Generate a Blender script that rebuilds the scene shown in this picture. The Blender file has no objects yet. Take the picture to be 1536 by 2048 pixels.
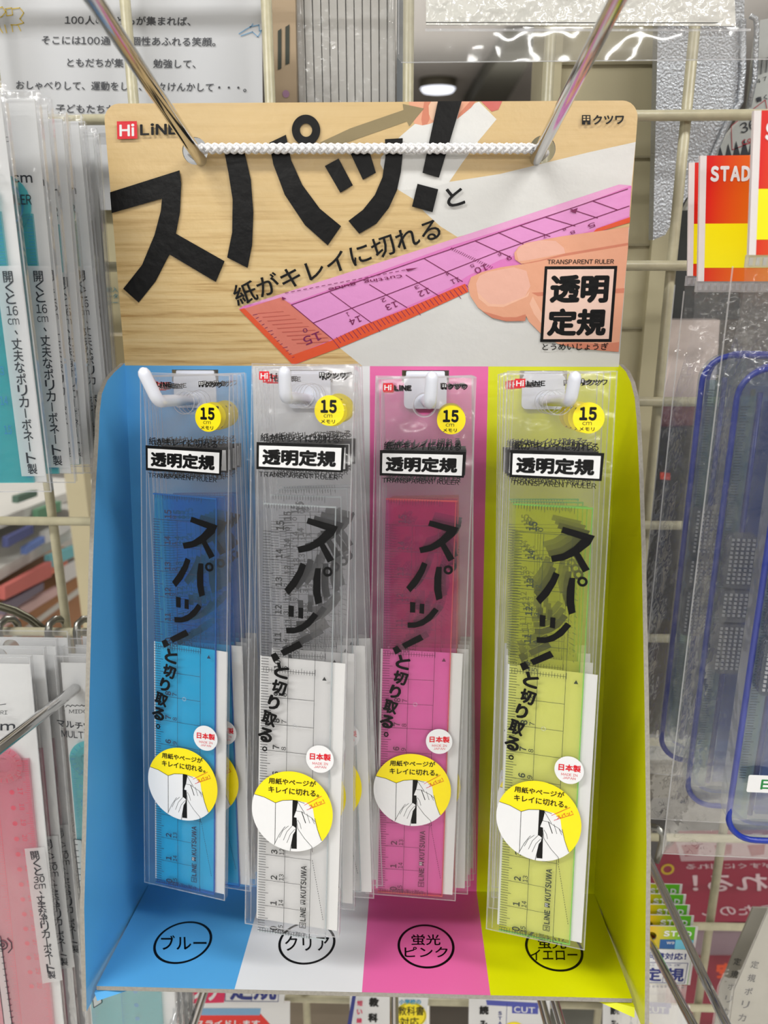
import bpy, math, random
from mathutils import Vector, Matrix
from mathutils.geometry import tessellate_polygon

random.seed(7)
S = bpy.context.scene
C = bpy.context.scene.collection
CZ = 1.40                                   # eye height of the camera above the shop floor
FP = 1662.3                                 # focal length in pixels of the 1536x2048 frame
PITCH, ROLL, YAW = .309078, -.0027776, -.0302964

# ------------------------------------------------------------------ camera
def cam_rot():
    # world <- camera-like axes (x right, y forward, z up)
    c, s = math.cos(ROLL), math.sin(ROLL)
    Rr = Matrix(((c, 0, -s), (0, 1, 0), (s, 0, c)))       # roll about the view axis
    c, s = math.cos(PITCH), math.sin(PITCH)
    Rp = Matrix(((1, 0, 0), (0, c, s), (0, -s, c)))
    c, s = math.cos(YAW), math.sin(YAW)
    Ry = Matrix(((c, s, 0), (-s, c, 0), (0, 0, 1)))
    return Ry @ Rp @ Rr
CR = cam_rot()
def ray(px, py):
    return CR @ Vector(((px-768)/FP, 1, -(py-1024)/FP))
CAM = Vector((0, 0, CZ))
def at(px, py, Y):
    d = ray(px, py); return CAM + d*(Y/d.y)
def atz(px, py, z):
    d = ray(px, py); return CAM + d*((z-CZ)/d.z)

cd = bpy.data.cameras.new('camera'); cam = bpy.data.objects.new('camera', cd); C.objects.link(cam)
cd.sensor_fit = 'VERTICAL'; cd.sensor_height = 36; cd.lens = FP/2048*36
cd.clip_start = .01; cd.clip_end = 60
fx = CR @ Vector((1, 0, 0)); fy = CR @ Vector((0, 0, 1)); fz = -(CR @ Vector((0, 1, 0)))
M = Matrix((fx, fy, fz)).transposed().to_4x4(); M.translation = CAM
cam.matrix_world = M
cd.dof.use_dof = True; cd.dof.focus_distance = .312; cd.dof.aperture_fstop = 15
S.camera = cam

# ------------------------------------------------------------------ world, lights, exposure
S.view_settings.view_transform = 'Standard'; S.view_settings.look = 'None'
S.view_settings.exposure = -0.17; S.view_settings.gamma = 1; S.view_settings.use_curve_mapping = False
S.cycles.transparent_max_bounces = 96; S.cycles.max_bounces = 7
S.cycles.diffuse_bounces = 3; S.cycles.glossy_bounces = 4
S.cycles.caustics_reflective = False; S.cycles.caustics_refractive = False
w = bpy.data.worlds.new('shop'); S.world = w; w.use_nodes = True
w.node_tree.nodes['Background'].inputs[0].default_value = (.80, .82, .86, 1)
w.node_tree.nodes['Background'].inputs[1].default_value = .37
def area(name, loc, sx, sy, power, col=(1, .985, .95)):
    l = bpy.data.lights.new(name, 'AREA'); l.shape = 'RECTANGLE'; l.size = sx; l.size_y = sy
    l.energy = power; l.color = col
    o = bpy.data.objects.new(name, l); C.objects.link(o); o.location = loc
    return o
for i, (x, y) in enumerate([(-1.1, -.45), (1.3, -.45), (-1.3, -2.6), (1.1, -2.6), (-1.3, -5.2), (1.1, -5.2), (-1.4, -8.5), (1.0, -8.5), (.2, 1.8)]):
    area('ceiling_tube_light', (x, y, 2.66), 1.25, .22, 34 if y > -1 else 41)

l = area('ceiling_fill_uplight', (.2, 4.6, 2.15), 3.5, 3.5, 60); l.rotation_euler = (math.pi, 0, 0)  # unseen fill lamp, added to brighten the ceiling from below
# ------------------------------------------------------------------ materials
def s2l(c):
    return tuple(((v/255)/12.92 if v/255 <= .04045 else (((v/255)+.055)/1.055)**2.4) for v in c)
MATS = {}
def nt(name):
    m = bpy.data.materials.new(name); m.use_nodes = True
    m.node_tree.nodes.clear(); return m, m.node_tree.nodes, m.node_tree.links
def bump(n, l, scale, strength, dist=.001, detail=2, stretch=None):
    tc = n.new('ShaderNodeTexCoord'); no = n.new('ShaderNodeTexNoise')
    no.inputs['Scale'].default_value = scale; no.inputs['Detail'].default_value = detail
    if stretch:
        mp = n.new('ShaderNodeMapping'); mp.inputs['Scale'].default_value = stretch
        l.new(tc.outputs['Object'], mp.inputs[0]); l.new(mp.outputs[0], no.inputs['Vector'])
    else: l.new(tc.outputs['Object'], no.inputs['Vector'])
    b = n.new('ShaderNodeBump'); b.inputs['Strength'].default_value = strength; b.inputs['Distance'].default_value = dist
    l.new(no.outputs['Fac'], b.inputs['Height']); return b
def mat(name, rgb, rough=.45, metal=0, bs=None, coat=0, spec=.5, var=0, vs=40):
    """rgb in 0..255 display values; bs=(scale,strength,distance)"""
    if name in MATS: return MATS[name]
    m, n, l = nt(name)
    p = n.new('ShaderNodeBsdfPrincipled'); o = n.new('ShaderNodeOutputMaterial'); l.new(p.outputs[0], o.inputs[0])
    c = s2l(rgb); p.inputs['Base Color'].default_value = (*c, 1)
    p.inputs['Roughness'].default_value = rough; p.inputs['Metallic'].default_value = metal
    p.inputs['Specular IOR Level'].default_value = spec
    if coat: p.inputs['Coat Weight'].default_value = coat; p.inputs['Coat Roughness'].default_value = .12
    if bs: 
        b = bump(n, l, *bs); l.new(b.outputs[0], p.inputs['Normal'])
        if coat: l.new(b.outputs[0], p.inputs['Coat Normal'])
    if var:
        tc = n.new('ShaderNodeTexCoord'); no = n.new('ShaderNodeTexNoise'); no.inputs['Scale'].default_value = vs
        no.inputs['Detail'].default_value = 6
        l.new(tc.outputs['Object'], no.inputs['Vector'])
        r = n.new('ShaderNodeMapRange'); r.inputs['From Min'].default_value = .3; r.inputs['From Max'].default_value = .7
        r.inputs['To Min'].default_value = 1-var; r.inputs['To Max'].default_value = 1+var
        l.new(no.outputs['Fac'], r.inputs['Value'])
        h = n.new('ShaderNodeHueSaturation'); h.inputs['Color'].default_value = (*c, 1)
        l.new(r.outputs[0], h.inputs['Value']); l.new(h.outputs[0], p.inputs['Base Color'])
    MATS[name] = m; return m
def clear(name, tint=(1, 1, 1), haze=.05, hazecol=(.9, .9, .92), rough=.08, bs=None, ior=1.45, gl=1.0):
    """thin plastic: tinted see-through sheet with surface reflection and a little milkiness"""
    if name in MATS: return MATS[name]
    m, n, l = nt(name)
    t = n.new('ShaderNodeBsdfTransparent'); t.inputs[0].default_value = (*tint, 1)
    d = n.new('ShaderNodeBsdfDiffuse'); d.inputs[0].default_value = (*hazecol, 1)
    tr = n.new('ShaderNodeBsdfTranslucent'); tr.inputs[0].default_value = (*hazecol, 1)
    md = n.new('ShaderNodeMixShader'); md.inputs[0].default_value = .4
    l.new(d.outputs[0], md.inputs[1]); l.new(tr.outputs[0], md.inputs[2])
    a = n.new('ShaderNodeMixShader'); a.inputs[0].default_value = haze
    l.new(t.outputs[0], a.inputs[1]); l.new(md.outputs[0], a.inputs[2])
    g = n.new('ShaderNodeBsdfGlossy'); g.inputs['Roughness'].default_value = rough
    fr = n.new('ShaderNodeFresnel'); fr.inputs[0].default_value = ior
    mm = n.new('ShaderNodeMath'); mm.operation = 'MULTIPLY'; mm.inputs[1].default_value = gl
    cl = n.new('ShaderNodeMath'); cl.operation = 'MINIMUM'; cl.inputs[1].default_value = .30
    l.new(fr.outputs[0], cl.inputs[0]); l.new(cl.outputs[0], mm.inputs[0])
    x = n.new('ShaderNodeMixShader'); l.new(mm.outputs[0], x.inputs[0])
    l.new(a.outputs[0], x.inputs[1]); l.new(g.outputs[0], x.inputs[2])
    if bs:
        b = bump(n, l, *bs); l.new(b.outputs[0], g.inputs['Normal'])
    o = n.new('ShaderNodeOutputMaterial'); l.new(x.outputs[0], o.inputs[0])
    MATS[name] = m; return m
def wood_print():
    m, n, l = nt('printed_wood_grain')
    p = n.new('ShaderNodeBsdfPrincipled'); o = n.new('ShaderNodeOutputMaterial'); l.new(p.outputs[0], o.inputs[0])
    tc = n.new('ShaderNodeTexCoord'); mp = n.new('ShaderNodeMapping'); mp.inputs['Scale'].default_value = (14, 14, 420)
    no = n.new('ShaderNodeTexNoise'); no.inputs['Scale'].default_value = 1; no.inputs['Detail'].default_value = 5; no.inputs['Roughness'].default_value = .7
    l.new(tc.outputs['Object'], mp.inputs[0]); l.new(mp.outputs[0], no.inputs['Vector'])
    r = n.new('ShaderNodeValToRGB'); e = r.color_ramp.elements
    e[0].position = .30; e[0].color = (*s2l((160, 120, 62)), 1); e[1].position = .75; e[1].color = (*s2l((226, 205, 158)), 1)
    k = e.new(.5); k.color = (*s2l((213, 184, 130)), 1)
    l.new(no.outputs['Fac'], r.inputs[0])
    # the grain of the photographed board fades to a plain tan toward the top of the print
    sx = n.new('ShaderNodeSeparateXYZ'); l.new(tc.outputs['Object'], sx.inputs[0])
    mr = n.new('ShaderNodeMapRange'); mr.inputs['From Min'].default_value = .03; mr.inputs['From Max'].default_value = .075
    mr.inputs['To Max'].default_value = .85
    l.new(sx.outputs['Z'], mr.inputs['Value'])
    mx = n.new('ShaderNodeMixRGB'); mx.inputs[2].default_value = (*s2l((209, 181, 131)), 1)
    l.new(mr.outputs[0], mx.inputs[0]); l.new(r.outputs[0], mx.inputs[1]); l.new(mx.outputs[0], p.inputs['Base Color'])
    p.inputs['Roughness'].default_value = .28
    b = bump(n, l, 260, .22, .0006, 3); l.new(b.outputs[0], p.inputs['Normal'])
    MATS['wood'] = m; return m
GB = (260, .22, .0006, 3)                    # the slight orange-peel of laminated print
def ink(name, rgb, rough=.3): return mat('print_'+name, rgb, rough, bs=GB, spec=.28 if name == 'black' else .5)
black = ink('black', (10, 10, 11)); white = ink('white', (228, 229, 231)); red = ink('red', (214, 22, 40)); yellow = ink('yellow', (247, 226, 12))
board_core = mat('grey_board_core', (150, 146, 138), .9, var=.12, vs=900)
sky_blue = mat('card_blue', (84, 164, 222), .30, bs=(18, .35, .004, 1), var=.02, vs=30)
paper_white = mat('card_white', (222, 224, 228), .30, bs=(18, .35, .004, 1))
candy_pink = mat('card_pink', (228, 104, 168), .30, bs=(18, .35, .004, 1))
lime = mat('card_lime_yellow', (216, 220, 8), .30, bs=(18, .35, .004, 1))
film = clear('clear_film', (.997, .997, .997), .034, (.97, .97, 1), .07, (42, .7, .0034, 2), 1.42, .8)
filmw = clear('clear_wrinkled_film', (.99, .99, .99), .05, (.95, .95, .97), .08, (60, .8, .0022, 3), 1.45, .8)
seam = clear('film_seam', (.85, .86, .88), .42, (.86, .87, .9), .12, (400, .5, .001, 1))
card_white = mat('white_insert_card', (224, 224, 224), .6)
chrome = mat('chrome', (205, 205, 205), .09, 1)
dullmetal = mat('zinc_wire', (150, 150, 145), .3, 1)
ivory = mat('ivory_wire_coating', (186, 180, 152), .35, bs=(500, .2, .0005, 2), var=.10, vs=160)
white_plastic = mat('white_plastic', (226, 230, 242), .22, spec=.5)
post_paint = mat('ivory_post_paint', (176, 168, 138), .5, var=.05, vs=12)

# ------------------------------------------------------------------ mesh building
class MB:
    """collects shapes in millimetres of a thing's own frame (x right, y away, z up)"""
    def __init__(s): s.v = []; s.f = []; s.m = []; s.sm = []; s.mats = []
    def mi(s, m):
        if m not in s.mats: s.mats.append(m)
        return s.mats.index(m)
    def add(s, vs, fs, m, smooth=False):
        b = len(s.v); s.v += [tuple(q) for q in vs]; k = s.mi(m)
        for f in fs: s.f.append(tuple(b+i for i in f)); s.m.append(k); s.sm.append(smooth)
    def poly(s, pts, y, m):                 # flat printed area facing -y
        if area2(pts) < 0: pts = pts[::-1]
        tri = tessellate_polygon([[Vector((p[0], p[1], 0)) for p in pts]])
        s.add([(p[0], y, p[1]) for p in pts], [t for t in tri], m)
    def plate(s, loops, y0, y1, m, me=None, mb=None):
        me = me or m; mb = mb or m
        flat = [p for lp in loops for p in lp]
        tri = [tuple(t) for t in tessellate_polygon([[Vector((p[0], p[1], 0)) for p in lp] for lp in loops])]
        s.add([(p[0], y0, p[1]) for p in flat], tri, m)
        if y1 is None: return
        s.add([(p[0], y1, p[1]) for p in flat], tri, mb)
        for lp in loops:
            n = len(lp)
            s.add([(p[0], y0, p[1]) for p in lp]+[(p[0], y1, p[1]) for p in lp], [(i, (i+1) % n, n+(i+1) % n, n+i) for i in range(n)], me)
    def box(s, x0, x1, y0, y1, z0, z1, m):
        v = [(x, y, z) for x in (x0, x1) for y in (y0, y1) for z in (z0, z1)]
        s.add(v, [(0, 1, 3, 2), (4, 6, 7, 5), (0, 4, 5, 1), (2, 3, 7, 6), (0, 2, 6, 4), (1, 5, 7, 3)], m)
    def disc(s, c, r, y, m, n=40, ry=None):
        ry = ry or r
        s.poly([(c[0]+r*math.cos(2*math.pi*i/n), c[1]+ry*math.sin(2*math.pi*i/n)) for i in range(n)], y, m)
    def ring(s, c, r0, r1, y, m, n=40, k=1.0):
        v = []; 
        for i in range(n):
            a = 2*math.pi*i/n
            for r in (r0, r1): v.append((c[0]+r*math.cos(a), y, c[1]+k*r*math.sin(a)))
        s.add(v, [(2*i, 2*i+1, (2*i+3) % (2*n), (2*i+2) % (2*n)) for i in range(n)], m)
    def line(s, pts, w, y, m, closed=False):
        pts = list(pts)
        if closed: pts.append(pts[0])
        for a, b in zip(pts, pts[1:]):
            dx, dz = b[0]-a[0], b[1]-a[1]; L = math.hypot(dx, dz)
            if L < 1e-6: continue
            ux, uz = dx/L, dz/L; e = w*.3; nx, nz = -uz*w/2, ux*w/2
            a2 = (a[0]-ux*e, a[1]-uz*e); b2 = (b[0]+ux*e, b[1]+uz*e)
            s.add([(a2[0]+nx, y, a2[1]+nz), (b2[0]+nx, y, b2[1]+nz), (b2[0]-nx, y, b2[1]-nz), (a2[0]-nx, y, a2[1]-nz)], [(0, 1, 2, 3)], m)
    def tube(s, pts, r, m, n=14, closed=False, cap=True):
        P = [Vector(p) for p in pts]; N = len(P); rings = []
        up = None
        for i in range(N):
            if closed: t = (P[(i+1) % N]-P[i-1]).normalized()
            else: t = (P[min(i+1, N-1)]-P[max(i-1, 0)]).normalized()
            if up is None:
                up = Vector((0, 0, 1)) if abs(t.z) < .9 else Vector((1, 0, 0))
            a = (up - t*up.dot(t)).normalized(); up = a; b = t.cross(a)
            rr = r[i] if isinstance(r, (list, tuple)) else r
            rings.append([P[i]+(a*math.cos(2*math.pi*k/n)+b*math.sin(2*math.pi*k/n))*rr for k in range(n)])
        v = [q for R in rings for q in R]; f = []
        for i in range(N if closed else N-1):
            j = (i+1) % N
            f += [(i*n+k, i*n+(k+1) % n, j*n+(k+1) % n, j*n+k) for k in range(n)]
        if cap and not closed: f += [tuple(range(n))[::-1], tuple((N-1)*n+k for k in range(n))]
        s.add(v, f, m, True)
    def text(s, st, tl, tr, bl, y, m, off=0.0):
        vs, fs = text_geo(st, off)
        tl, tr, bl = Vector(tl), Vector(tr), Vector(bl)
        U = tr-tl; D = bl-tl
        s.add([((tl+U*a+D*(1-b)).x, y-.004*ci, (tl+U*a+D*(1-b)).y) for a, b, ci in vs], fs, m)
    def mesh(s, name):
        me = bpy.data.meshes.new(name)
        me.from_pydata([(a/1000, b/1000, c/1000) for a, b, c in s.v], [], s.f)
        for m in s.mats: me.materials.append(m)
        me.polygons.foreach_set('material_index', s.m); me.polygons.foreach_set('use_smooth', s.sm)
        me.update(); return me
    def obj(s, name, parent=None, label=None):
        o = bpy.data.objects.new(name, s.mesh(name)); C.objects.link(o)
        if parent: o.parent = parent
        if label: o['label'] = label
        return o
def area2(p): return sum(p[i-1][0]*p[i][1]-p[i][0]*p[i-1][1] for i in range(len(p)))
TG = {}
GLY = {}
def glyph(ch):
    """outline of one character in em units (full-width forms are used for latin letters and digits)"""
    if ch in GLY: return GLY[ch]
    c = bpy.data.curves.new('t', 'FONT'); k = chr(ord(ch)+0xFEE0) if 33 <= ord(ch) <= 126 else ch
    c.body = k; c.resolution_u = 3
    o = bpy.data.objects.new('t', c); C.objects.link(o)
    me = bpy.data.meshes.new_from_object(o.evaluated_get(bpy.context.evaluated_depsgraph_get()))
    vs = [(v.co.x, v.co.y) for v in me.vertices]; fs = [tuple(p.vertices) for p in me.polygons]
    bpy.data.objects.remove(o); bpy.data.curves.remove(c); bpy.data.meshes.remove(me)
    GLY[ch] = (vs, fs); return GLY[ch]
def text_geo(st, off):
    """laid-out line of text scaled to the unit square; off thickens the strokes"""
    k = (st, off)
    if k in TG: return TG[k]
    vs, fs, pen = [], [], 0.0
    cps = [(0, 0)] if off <= 0 else [(0, 0), (off, 0), (-off, 0), (0, off), (0, -off), (off*.7, off*.7), (-off*.7, off*.7), (off*.7, -off*.7), (-off*.7, -off*.7)]
    for ch in st:
        if ch == ' ': pen += .26; continue
        g, f = glyph(ch); asc = 33 <= ord(ch) <= 126
        x0 = min(v[0] for v in g); x1 = max(v[0] for v in g)
        if asc: ox = pen - x0; pen += (x1-x0)+.085+2*max(off, 0)
        else: ox = pen; pen += 1.0
        for ci, (dx, dy) in enumerate(cps):
            b = len(vs); vs += [(v[0]+ox+dx, v[1]+dy, ci) for v in g]; fs += [tuple(i+b for i in q) for q in f]
    xs = [v[0] for v in vs]; ys = [v[1] for v in vs]; x0, x1, y0, y1 = min(xs), max(xs), min(ys), max(ys)
    vs = [((x-x0)/max(x1-x0, 1e-6), (y-y0)/max(y1-y0, 1e-6), ci) for x, y, ci in vs]
    TG[k] = (vs, fs); return TG[k]
class Frame:
    """a rigid frame; rot = rotation vector, org in metres with the camera at the origin"""
    def __init__(s, rot, org):
        r = Vector(rot); a = r.length
        s.R = Matrix.Rotation(a, 3, r/a) if a > 1e-9 else Matrix.Identity(3)
        s.O = Vector(org)+CAM
    def M(s):
        m = s.R.to_4x4(); m.translation = s.O; return m
    def w(s, x, y, z): return s.O + s.R @ Vector((x/1000, y/1000, z/1000))
    def loc(s, P): return (s.R.transposed() @ (P-s.O))*1000
    def hit(s, px, py, n=(0, 1, 0), p0=(0, 0, 0)):
        d = ray(px, py); nn = s.R @ Vector(n); q = s.w(*p0)
        return s.loc(CAM + d*(nn.dot(q-CAM)/nn.dot(d)))
    def p(s, px, py, y=0):
        h = s.hit(px, py, (0, 1, 0), (0, y, 0)); return (h.x, h.z)
    def moved(s, d, rz=0, ry=0, pivot=(0, 0, 0)):
        f = Frame((0, 0, 0), (0, 0, 0)); R2 = Matrix.Rotation(rz, 3, 'Z') @ Matrix.Rotation(ry, 3, 'Y')
        pv = Vector(pivot); f.R = s.R @ R2
        f.O = s.O + s.R @ (Vector(d)/1000 + (pv - R2 @ pv)/1000); return f
def thing(name, label, cat, fr, group=None):
    o = bpy.data.objects.new(name, None); C.objects.link(o); o.empty_display_size = .01
    if fr is not None: o.matrix_world = fr.M() if isinstance(fr, Frame) else fr
    o['label'] = label; o['category'] = cat
    if group: o['group'] = group
    return o
def copy_tree(o, parent=None):
    c = o.copy(); C.objects.link(c)
    if parent: c.parent = parent
    for ch in list(o.children): copy_tree(ch, c)
    return c
def struct(o): o['kind'] = 'structure'; return o
def circ(c, r, n=28): return [(c[0]+r*math.cos(2*math.pi*i/n), c[1]+r*math.sin(2*math.pi*i/n)) for i in range(n)]
def rrect(x0, x1, z0, z1, r, n=5, corners=(1, 1, 1, 1)):
    out = []
    for k, (cx, cz) in enumerate([(x1-r, z1-r), (x0+r, z1-r), (x0+r, z0+r), (x1-r, z0+r)]):
        if corners[k]:
            for i in range(n+1):
                a = math.pi/2*(k+i/n); out.append((cx+r*math.cos(a), cz+r*math.sin(a)))
        else: out.append(((x1, x0, x0, x1)[k], (z1, z1, z0, z0)[k]))
    return out
def scal(P, k, off): return [(off[0]+a/k, off[1]+b/k) for a, b in P]
WORLD = Frame((0, 0, 0), (0, 0, 0))

# ------------------------------------------------------------------ the room
b = MB(); b.box(-6000, 6000, -12000, 9000, -1440, -1400, mat('shop_floor_tile', (214, 210, 202), .35, var=.04, vs=3))
o = struct(b.obj('floor')); o.matrix_world = WORLD.M()
b = MB(); b.box(-6000, 6000, -12000, 9000, 1290, 1320, mat('ceiling_panel_paint', (188, 182, 176), .8))
o = struct(b.obj('ceiling')); o.matrix_world = WORLD.M()
b = MB(); b.box(-6000, 6000, 9000, 9060, -1400, 1290, mat('far_wall_paint', (166, 160, 152), .8)); o = struct(b.obj('wall_back')); o.matrix_world = WORLD.M()
P = atz(876, 158, CZ+1.29)
f0 = Frame((0, 0, 0), P-CAM)
t = thing('ceiling_downlight', 'small round ceiling downlight seen far off above the header card', 'lamp', f0)
b = MB(); b.tube([(0, 0, 0), (0, 0, -70)], 150, mat('lamp_housing', (90, 84, 70), .6), 24); b.obj('housing', t)
m, n, l = nt('lamp_glow'); e = n.new('ShaderNodeEmission'); e.inputs[0].default_value = (.9, .92, 1, 1); e.inputs[1].default_value = 2.2
oo = n.new('ShaderNodeOutputMaterial'); l.new(e.outputs[0], oo.inputs[0])
b = MB(); b.tube([(0, 0, -70), (0, 0, -95), (0, 0, -105)], [140, 120, 60], m, 24); b.obj('lens', t)
# dark beam running under the ceiling
b = MB(); q = [atz(x, y, CZ+1.27) for x, y in ((925, 200), (1010, 60), (1075, 55), (1000, 200))]
b.add([((p-CAM)*1000) for p in q]+[((p-CAM)*1000-Vector((0, 0, 120))) for p in q], [(0, 1, 2, 3), (4, 5, 6, 7), (0, 1, 5, 4), (1, 2, 6, 5), (2, 3, 7, 6), (3, 0, 4, 7)], mat('dark_beam_paint', (96, 94, 84), .7))
o = struct(b.obj('trim_1')); o.matrix_world = WORLD.M()

# ------------------------------------------------------------------ wire grid, post
YG = 385.0
GX = [(-.3068+.152*k)*YG for k in range(-1, 7)]
GZ = [(.13443-.155953*k)*YG for k in range(-1, 11)]
t = thing('wire_grid', 'ivory coated wire grid panel that all the hooks hang from', 'grid panel', WORLD)
for x in GX:
    b = MB(); b.tube([(x, YG+2.6, 330), (x, YG+2.6, -560)], 2.3, ivory, 12); b.obj('wire', t)
for z in GZ:
    b = MB(); b.tube([(-260, YG-1.4, z), (260, YG-1.4, z)], 2.2, ivory, 12); b.obj('wire', t)
p1 = at(1077, 200, .46); p2 = at(1352, 240, .46); x0 = p1.x*1000; x1 = p2.x*1000
t = thing('shelf_post', 'wide ivory metal shelf post behind the wire grid', 'post', WORLD)
b = MB(); b.box(x0, x1, 455, 490, -1400, 700, post_paint); b.box(x0, x0+9, 450, 455, -1400, 700, post_paint); b.box(x1-9, x1, 450, 455, -1400, 700, post_paint); b.obj('column', t)
b = MB()
for k in range(60): b.box(x0+3, x0+5.2, 449.8, 451, 300-k*14, 308-k*14, mat('slot_black', (25, 24, 22), .8))
b.obj('slot_row', t)
for k in range(9): b = MB(); b.box(x0+9, x1-9, 453.9, 455.2, 210-k*42, 211-k*42, mat('seam_paint', (150, 143, 118), .6)); b.obj('rib', t)

# ------------------------------------------------------------------ the cardboard counter display
DF = Frame((-.15124, .00134, .00104), (-.0158, .338, -.04606))
HB, TD = 231.0, 63.5
disp = thing('display_stand', 'four-colour cardboard display of transparent rulers with a wood-print header', 'display', DF)
SX = [-100, -47.8, 0, 47.8, 100]; SC = [sky_blue, paper_white, candy_pink, lime]
SLX = [-71.3, -24.5, 22.5, 70.0]
b = MB()
for i in range(4):
    a, c = SX[i], SX[i+1]; s = SLX[i]
    b.plate([[(a, -HB), (c, -HB), (c, 0), (a, 0)], [(s-9.5, -6.5), (s-9.5, -1.6), (s+9.5, -1.6), (s+9.5, -6.5)]], 0, 1.4, SC[i], board_core, board_core)
b.obj('back_panel', disp)
b = MB()
for i in range(4):
    b.add([(SX[i], 0, -HB), (SX[i+1], 0, -HB), (SX[i+1], -TD, -HB), (SX[i], -TD, -HB)], [(0, 1, 2, 3)], SC[i])
b.box(-100, 100, -TD, 0, -HB-1.7, -HB-.02, board_core)
class TP:                                     # tray print: draws on the tray floor
    def p(s, px, py): h = DF.hit(px, py, (0, 0, 1), (0, 0, -HB)); return (h.x, h.y)
tp = TP(); tprints = []
for px, py, rx, ry, txts in [(366, 1884, 57, 43, [('ブルー', 322, 412, 1871, 1900)]), (614, 1885, 57, 43, [('クリア', 570, 658, 1872, 1902)]),
                     (852, 1891.5, 57, 44, [('蛍光', 823, 880, 1869, 1891), ('ピンク', 809, 895, 1894, 1915)]),
                     (1108, 1897.5, 57, 44, [('蛍光', 1076, 1132, 1875, 1898), ('イエロー', 1061, 1154, 1899, 1921)])]:
    mb2 = MB(); tprints.append(mb2); cx, cy = tp.p(px, py); r = (tp.p(px+rx, py)[0]-tp.p(px-rx, py)[0])/2; k = (tp.p(px, py-ry)[1]-tp.p(px, py+ry)[1])/2/r
    mb2.ring((cx, cy), r-1.0, r, 0, black, 56, k)
    for tx, xa, xb, ya, yb in txts: mb2.text(tx, tp.p(xa, ya), tp.p(xb, ya), tp.p(xa, yb), 0, black, .012)
b.obj('tray_floor', disp)
for k, mb2 in enumerate(tprints):
    mb2.v = [(x, z, -HB+.08) for x, y, z in mb2.v]; mb2.obj('colour_name_print', disp, 'circled colour name on the %s stripe' % ('blue', 'white', 'pink', 'yellow')[k])
# side panels (inner face coloured, greyboard edge, dull outside)
def side(sx, L, col, name):
    pts = [(0, 1.0)]+[(y, z) for y, z in L]+[(0, -HB-6)]
    t0, t1 = sx*100.0, sx*(101.6)
    b = MB(); tri = [tuple(t) for t in tessellate_polygon([[Vector((p[0], p[1], 0)) for p in pts]])]
    n = len(pts)
    def X(p, base): return base + sx*max(0, -p[0])*.035
    b.add([(X(p, t0), p[0], p[1]) for p in pts], tri, col); b.add([(X(p, t1), p[0], p[1]) for p in pts], tri, board_core)
    b.add([(X(p, t0), p[0], p[1]) for p in pts]+[(X(p, t1), p[0], p[1]) for p in pts], [(i, (i+1) % n, n+(i+1) % n, n+i) for i in range(n)], board_core)
    b.obj(name, disp)
side(-1, [(-12, -3), (-19, -6), (-25, -11), (-28, -18), (-30, -27), (-35, -45), (-41, -72), (-48, -108), (-58, -162), (-65, -198), (-68, -HB-7)], sky_blue, 'side_panel')
side(1, [(-10, -2), (-17, -6), (-23, -12), (-27, -21), (-33, -40), (-40, -66), (-52, -118), (-63, -170), (-72, -HB-7)], lime, 'side_panel')
b = MB()
b.add([(-100.5, -TD-1, -HB-2), (-99, -TD-2.5, -HB-4.2), (-80, -TD+6, -HB-2.4), (-100.5, -10, -HB-2.4)], [(0, 1, 2, 3)], sky_blue); b.obj('corner_flap', disp)
b = MB(); b.add([(100.5, -TD-2, -HB-2), (100, -TD-4, -HB-4.6), (82, -TD+5, -HB-2.4), (100.5, -10, -HB-2.4)], [(0, 1, 2, 3)], lime); b.obj('corner_flap', disp)

# header, hinged at the fold
HA, HH = .11489, 97.512
HF = Frame((0, 0, 0), (0, 0, 0)); HF.R = DF.R @ Matrix.Rotation(HA, 3, 'X'); HF.O = DF.O.copy()
hp = lambda x, y: HF.p(x, y)
HL, HR = hp(390, 302), hp(1085, 299)
wood = wood_print()
he = bpy.data.objects.new('header_card', None)
rot_local = Matrix.Rotation(HA, 4, 'X')
def hobj(b, name, label=None):
    o = b.obj(name, disp, label); o.matrix_local = rot_local; return o
b = MB(); b.plate([rrect(-100, 100, 0, HH, 6, 6, (1, 1, 0, 0)), circ(HL, 4.9), circ(HR, 4.9)], 0, 1.4, wood, board_core, board_core)
hobj(b, 'header_card')
b = MB()
LY = [0]
def Lr(): LY[0] -= .010; return LY[0]
def P(pts, col, k=None, off=(0, 0)):
    if k: pts = scal(pts, k, off)
    pts = [hp(x, y) for x, y in pts]
    pts = [(max(-100, min(100, x)), min(HH, max(0, z))) for x, z in pts]
    b.poly(pts, Lr(), col)
def HT(st, tl, tr, bl, col, off=0.0, k=None, o=(0, 0)):
    q = [tl, tr, bl]
    if k: q = scal(q, k, o)
    b.text(st, *[hp(*a) for a in q], Lr(), col, off)
c5 = (5.12, (700, 180)); c6 = (3.938, (900, 440)); c7 = (3.49, (460, 440)); r1 = (2, (0, 0)); r2 = (2, (768, 0))
wpap = ink('paper', (214, 214, 212)); wpap2 = ink('paper_lit', (222, 222, 220))
skin = ink('skin', (226, 164, 134)); skin2 = ink('skin_shade', (206, 128, 102)); skin3 = ink('skin_light', (236, 184, 158)); nail = ink('nail', (231, 178, 160)); nail2 = ink('nail_pale', (226, 188, 160))
rpk = ink('ruler_pink', (220, 122, 192)); rpk2 = ink('ruler_pale_pink', (226, 160, 206)); rpk3 = ink('ruler_lilac', (224, 148, 206)); ror = ink('ruler_orange', (222, 84, 44)); rsal = ink('ruler_salmon', (214, 122, 106)); mag = ink('ruler_mark', (122, 22, 84)); salgr = ink('salmon_grain', (190, 92, 80))
P([(1272, 284), (1180, 304), (1106, 322), (1000, 348), (897, 364), (797, 380), (825, 397), (850, 425), (881, 453), (915, 474), (1262, 380)], wpap)
P([(676, 693), (725, 736), (1240, 736), (1264, 455), (935, 560)], wpap)
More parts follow.
